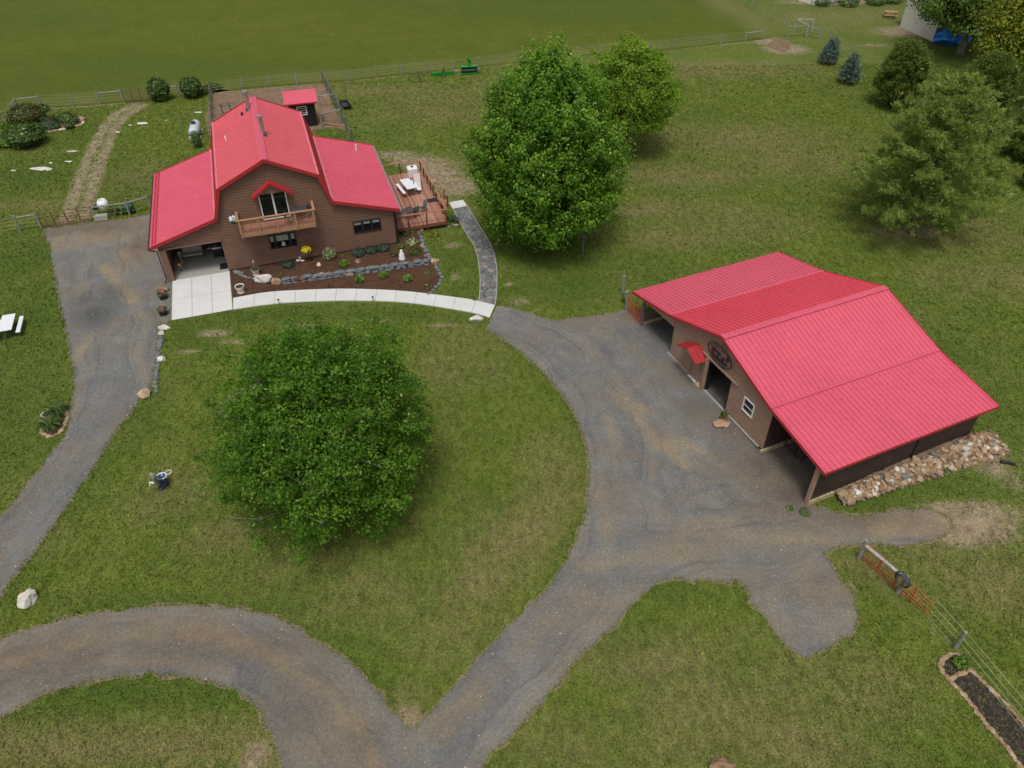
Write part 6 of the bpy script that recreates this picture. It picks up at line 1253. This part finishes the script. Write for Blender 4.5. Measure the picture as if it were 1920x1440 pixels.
def conifer(u, v, name, label, H, Rb, m, seed, nl, tuft, per, tsz, shape='pine', z0=.3, tm='trunk', loc=None, topr=.15, tr=.14, group=None, up=.25, power=.8):
    p = Vector(loc) if loc else G(u, v); t = thing(name, label, 'tree', p, 0, group); r_ = jit(seed); rr_ = np.random.default_rng(seed); mb = MB(); PT = []; DT = []
    mb.tube([(0, 0, -.1), (.05, 0, H * .5), (0, 0, H * .97)], [tr, tr * .6, .02], 8)
    for i in range(nl):
        f = (i + r_.random()) / nl; z = z0 + (H - z0) * f**.95; R0 = Rb * ((1 - f)**power * (1 - topr) + topr * (1 - f**6)) * r_.uniform(.72, 1.1)
        if f < .1: R0 *= .7 + 3 * f
        a = i * 2.4 + r_.uniform(-.4, .4); rise = R0 * up * r_.uniform(.5, 1.4); e = Vector((math.cos(a) * R0, math.sin(a) * R0, z + rise)); b0 = Vector((0, 0, z * (.93 if shape == 'pine' else 1)))
        if shape == 'pine' or i % 3 == 0: mb.tube([b0, b0.lerp(e, .5) - Vector((0, 0, R0 * .04)), e], [.05 if shape == 'pine' else .02, .03, .008], 5, False)
        nt = max(2, int(tuft * R0 / Rb + 2))
        for k in range(nt):
            s_ = (k + 1) / nt if shape != 'pine' else .3 + .7 * (k + .7) / nt; q = b0.lerp(e, s_); side = R0 * (.28 if shape != 'pine' else .17) * (1.15 - s_) + .12
            PT.append(q + Vector((r_.gauss(0, side), r_.gauss(0, side), abs(r_.gauss(0, .12)) + .03))); DT.append(Vector((math.cos(a), math.sin(a), .6)).normalized())
    PT = np.array([tuple(q) for q in PT]); DT = np.array([tuple(q) for q in DT]); n = len(PT); idx = np.repeat(np.arange(n), per); nn = len(idx)
    # needles: thin triangles fanning outward from each tuft
    d = DT[idx] * .7 + rr_.normal(size=(nn, 3)) * .6 + np.array([0, 0, .25]); d /= np.linalg.norm(d, axis=1, keepdims=True)
    s_ = np.cross(d, rr_.normal(size=(nn, 3))); s_ /= np.linalg.norm(s_, axis=1, keepdims=True); L_ = tsz * rr_.uniform(.6, 1.3, nn)[:, None]; w_ = L_ * .2
    c = PT[idx] + rr_.normal(size=(nn, 3)) * tsz * .45
    V = np.stack([c - s_ * w_, c + s_ * w_, c + d * L_], 1).reshape(-1, 3); tn = np.clip((rr_.normal(.4, .17, n) + .12 * (np.hypot(PT[:, 0], PT[:, 1]) / Rb - .5))[idx] + rr_.normal(0, .12, nn), 0, 1); V[:, 2] = np.maximum(V[:, 2], .05)
    npmesh('crown', V, np.arange(3 * nn).reshape(-1, 3), m, t, {'tint': np.repeat(tn, 3)}); mb.build('trunk', tm, t, True); return t
conifer(1706, 432, 'pine_tree', 'large loose-branched pine, widest conifer right of the lawn', 11.6, 6.0, 'lf_pine', 11, 96, 44, 30, .21, 'pine', .9, power=.85, topr=.36, tr=.2, up=.22)
conifer(1675, 200, 'cedar_tree', 'dark dense cedar left of the large pine', 5.7, 2.3, 'lf_cedar', 12, 300, 13, 26, .24, 'cedar', .2, power=.45, topr=.2, up=.5)
conifer(1822, 246, 'cedar_tree', 'dark cedar mostly hidden behind the large pine', 6.6, 2.6, 'lf_cedar', 13, 300, 13, 26, .24, 'cedar', .2, power=.45, topr=.2, up=.5)
conifer(1552, 120, 'spruce_tree', 'small blue spruce near the fence, farther of the pair', 2.6, 1.1, 'lf_spruce', 14, 150, 8, 22, .13, 'spruce', .15, power=.75, topr=.12, up=.1); conifer(1589, 156, 'spruce_tree', 'small blue spruce near the fence, nearer of the pair', 2.8, 1.15, 'lf_spruce', 15, 150, 8, 22, .13, 'spruce', .15, power=.75, topr=.12, up=.1)
conifer(1921, 297, 'arborvitae', 'dense golden-green cone-shaped evergreen at the right edge', 4.6, 2.4, 'lf_cedar', 16, 300, 12, 24, .2, 'cedar', .1, power=.6, topr=.12, up=.35)
conifer(1942, 352, 'arborvitae', 'dark evergreen barely showing at the right edge below the golden-green one', 2.6, 1.5, 'lf_cedar', 17, 160, 10, 22, .18, 'cedar', .1, power=.6, topr=.12, up=.35)
# ------------------------------------------------------------------ far right yard
A_, B2 = G(1687, 50), G(1748, 78); d = (B2 - A_); L_ = d.length; an = math.atan2(d.y, d.x); wb = thing('metal_building', 'off-white metal building with teal roof behind the dark tree', 'building', A_, an)
hw_ = 4.2; MB().prism([(0, 0), (L_, 0), (L_, hw_ * .96), (L_ / 2, hw_ + 1.9), (0, hw_)], 0, 12, lambda x, y, z: (x, z, y)).build('wall', 'offwhite', wb)
MB().box((L_ + .03, 6, hw_ / 2 - .1), (.06, 12, hw_ - .3)).build('side_wall', 'greywall', wb)
for s in (0, 1): ribpanel((-.3 if s == 0 else L_ + .3, -.2, hw_ - .05 - .1), (-.3 if s == 0 else L_ + .3, 12.2, hw_ - .15), (L_ / 2, -.2, hw_ + 2.05), (L_ / 2, 12.2, hw_ + 2.05), .4).build('roof', 'teal', wb)
A_, B2 = G(1478, -6), G(1526, 10); d = (B2 - A_); L_ = d.length; wb = thing('far_house', 'corner of a white building at the very top behind the stone border', 'building', A_, math.atan2(d.y, d.x))
MB().prism([(0, 0), (L_, 0), (L_, 3.2), (L_ / 2, 4.8), (0, 3.2)], 0, 9, lambda x, y, z: (x, z, y)).build('wall', 'white', wb)
for s in (0, 1): ribpanel((-.3 if s == 0 else L_ + .3, -.2, 3.1), (-.3 if s == 0 else L_ + .3, 9.2, 3.1), (L_ / 2, -.2, 4.95), (L_ / 2, 9.2, 4.95), .4).build('roof', 'teal', wb)
rr = jit(31); pr_ = []
for i in range(70):
    f = i / 70; p = G(1545 + 145 * f + rr.uniform(-6, 6), 7 - 7 * math.sin(f * 3) + rr.uniform(-5, 3)); s_ = rr.uniform(.4, .9)
    if len(pr_) < 6: o = MB().rock((0, 0, .2), (1.1, .8, .6), 300 + i, .2, 2).build('border_stone', ('tanrock', 'slate', 'tanrock')[i % 3]); pr_.append(o)
    else: o = rr.choice(pr_).copy(); C.objects.link(o)
    o.location = p; o.scale = (s_,) * 3; o.rotation_euler = (0, 0, rr.random() * 6); tag(o, 'fieldstone in the far stone border at the top right', 'stone', 'stones of the far border')
for i, (u, v, r0, lb) in enumerate(((1540, 9, 1.2, 'weedy green clump at the left end of the far stone border'), (1590, 10, 1.4, 'weedy green clump in front of the far stone border, middle left'), (1640, 8, 1.3, 'weedy green clump in front of the far stone border, middle right'), (1672, 5, 1.2, 'weedy green clump in front of the far stone border, right end'))): bush(u, v, r0, .8, 'lf_shrub', lb, 500, .12, 'weed', 80 + i, 'plant', stems=False)
fence('wire_fence', 'dark thin wire fence in front of the far stone border', [(1494, 3), (1520, 12), (1550, 14), (1600, 12), (1660, 9), (1695, 4)], 1.2, (.4, .8, 1.1), pm='greydark', pr=.05)
p = G(1668, 33); t = thing('work_table', 'small bare wood picnic table left of the white building', 'table', p, R(-15))
MB().box((0, 0, .72), (1.6, .7, .06)).build('tabletop', 'balwood', t); MB().box((0, -.65, .42), (1.6, .25, .05)).build('bench', 'balwood', t); MB().box((0, .65, .42), (1.6, .25, .05)).build('bench', 'balwood', t)
for s in (-.6, .6): MB().beam((s, -.7, 0), (s, .1, .72), .08, .08).beam((s, .7, 0), (s, -.1, .72), .08, .08).build('leg', 'balwood', t)
p = G(1768, 82); t = thing('tarped_pile', 'pile under crumpled bright blue tarp beside the white building', 'tarp', p, R(-20))
MB().rock((0, 0, .7), (2.4, 2.0, 1.8), 7, .2, 3).rock((1.9, .3, .55), (2.2, 1.7, 1.3), 8, .2, 3).build('tarp', 'tarp', t); MB().box((1.0, .3, 1.5), (2.0, .3, .1), .3).box((1.2, .7, 1.5), (2.2, .2, .1), .1).build('boards', 'balwood', t)
def wheel(mb_par, x, y, r, w, par, rim='yellow'):
    wh = MB().lathe([(r * .6, -w / 2), (r * .95, -w / 2), (r, -w / 3), (r, w / 3), (r * .95, w / 2), (r * .6, w / 2), (r * .6, -w / 2)], (x, y, r), 18, 'Y').build('wheel', 'rubber', par)
    MB().lathe([(0, -w * .4), (r * .6, -w * .4), (r * .6, w * .4), (0, w * .4)], (x, y, r), 14, 'Y').build('rim', rim, wh); return wh
p = G(1862, 118); t = thing('riding_mower', 'green riding mower with yellow wheel hubs under the trees at upper right', 'mower', p, R(-22))
MB().box((-.25, 0, .5), (.9, .6, .25)).build('body', 'darkgreen', t, bevel=.05); MB().box((.65, 0, .45), (.8, .5, .28)).build('hood', 'darkgreen', t, bevel=.06); MB().box((.25, 0, .22), (.9, 1.2, .15)).build('mower_deck', 'leadgrey', t, bevel=.03)
mb = MB(); mb.box((-.35, 0, .72), (.45, .5, .1)); mb.box((-.58, 0, .95), (.1, .5, .45)); mb.build('seat', 'rubber', t, bevel=.03); MB().torus((.15, 0, .95), .17, .02, 14, 5).tube([(.3, 0, .55), (.15, 0, .95)], .02, 5).build('steering_wheel', 'rubber', t)
for x, y, r, w in ((-.5, -.45, .3, .26), (-.5, .45, .3, .26), (.85, -.38, .19, .15), (.85, .38, .19, .15)): wheel(None, x, y, r, w, t)
p = G(1899, 99); t = thing('farm_tractor', 'green tractor with big yellow wheels partly hidden by the yellow-green tree', 'tractor', p, R(20))
MB().box((1.0, 0, 1.05), (1.6, .7, .6)).build('hood', 'green', t, bevel=.08); MB().box((-.2, 0, .95), (1.2, .8, .4)).build('body', 'darkgreen', t); MB().box((-.3, 0, 2.35), (1.3, 1.2, .08)).build('canopy', 'green', t)
for s in (-1, 1): MB().tube([(-.8, s * .5, 1.0), (-.8, s * .5, 2.35)], .04, 5).build('canopy_post', 'black', t); MB().box((-.5, s * .68, 1.5), (1.1, .35, .08)).build('fender', 'green', t)
MB().box((-.4, 0, 1.35), (.5, .5, .12)).box((-.62, 0, 1.6), (.1, .5, .5)).build('seat', 'rubber', t)
for x, y, r, w in ((-.5, -.75, .72, .4), (-.5, .75, .72, .4), (1.5, -.6, .45, .28), (1.5, .6, .45, .28)): wheel(None, x, y, r, w, t)
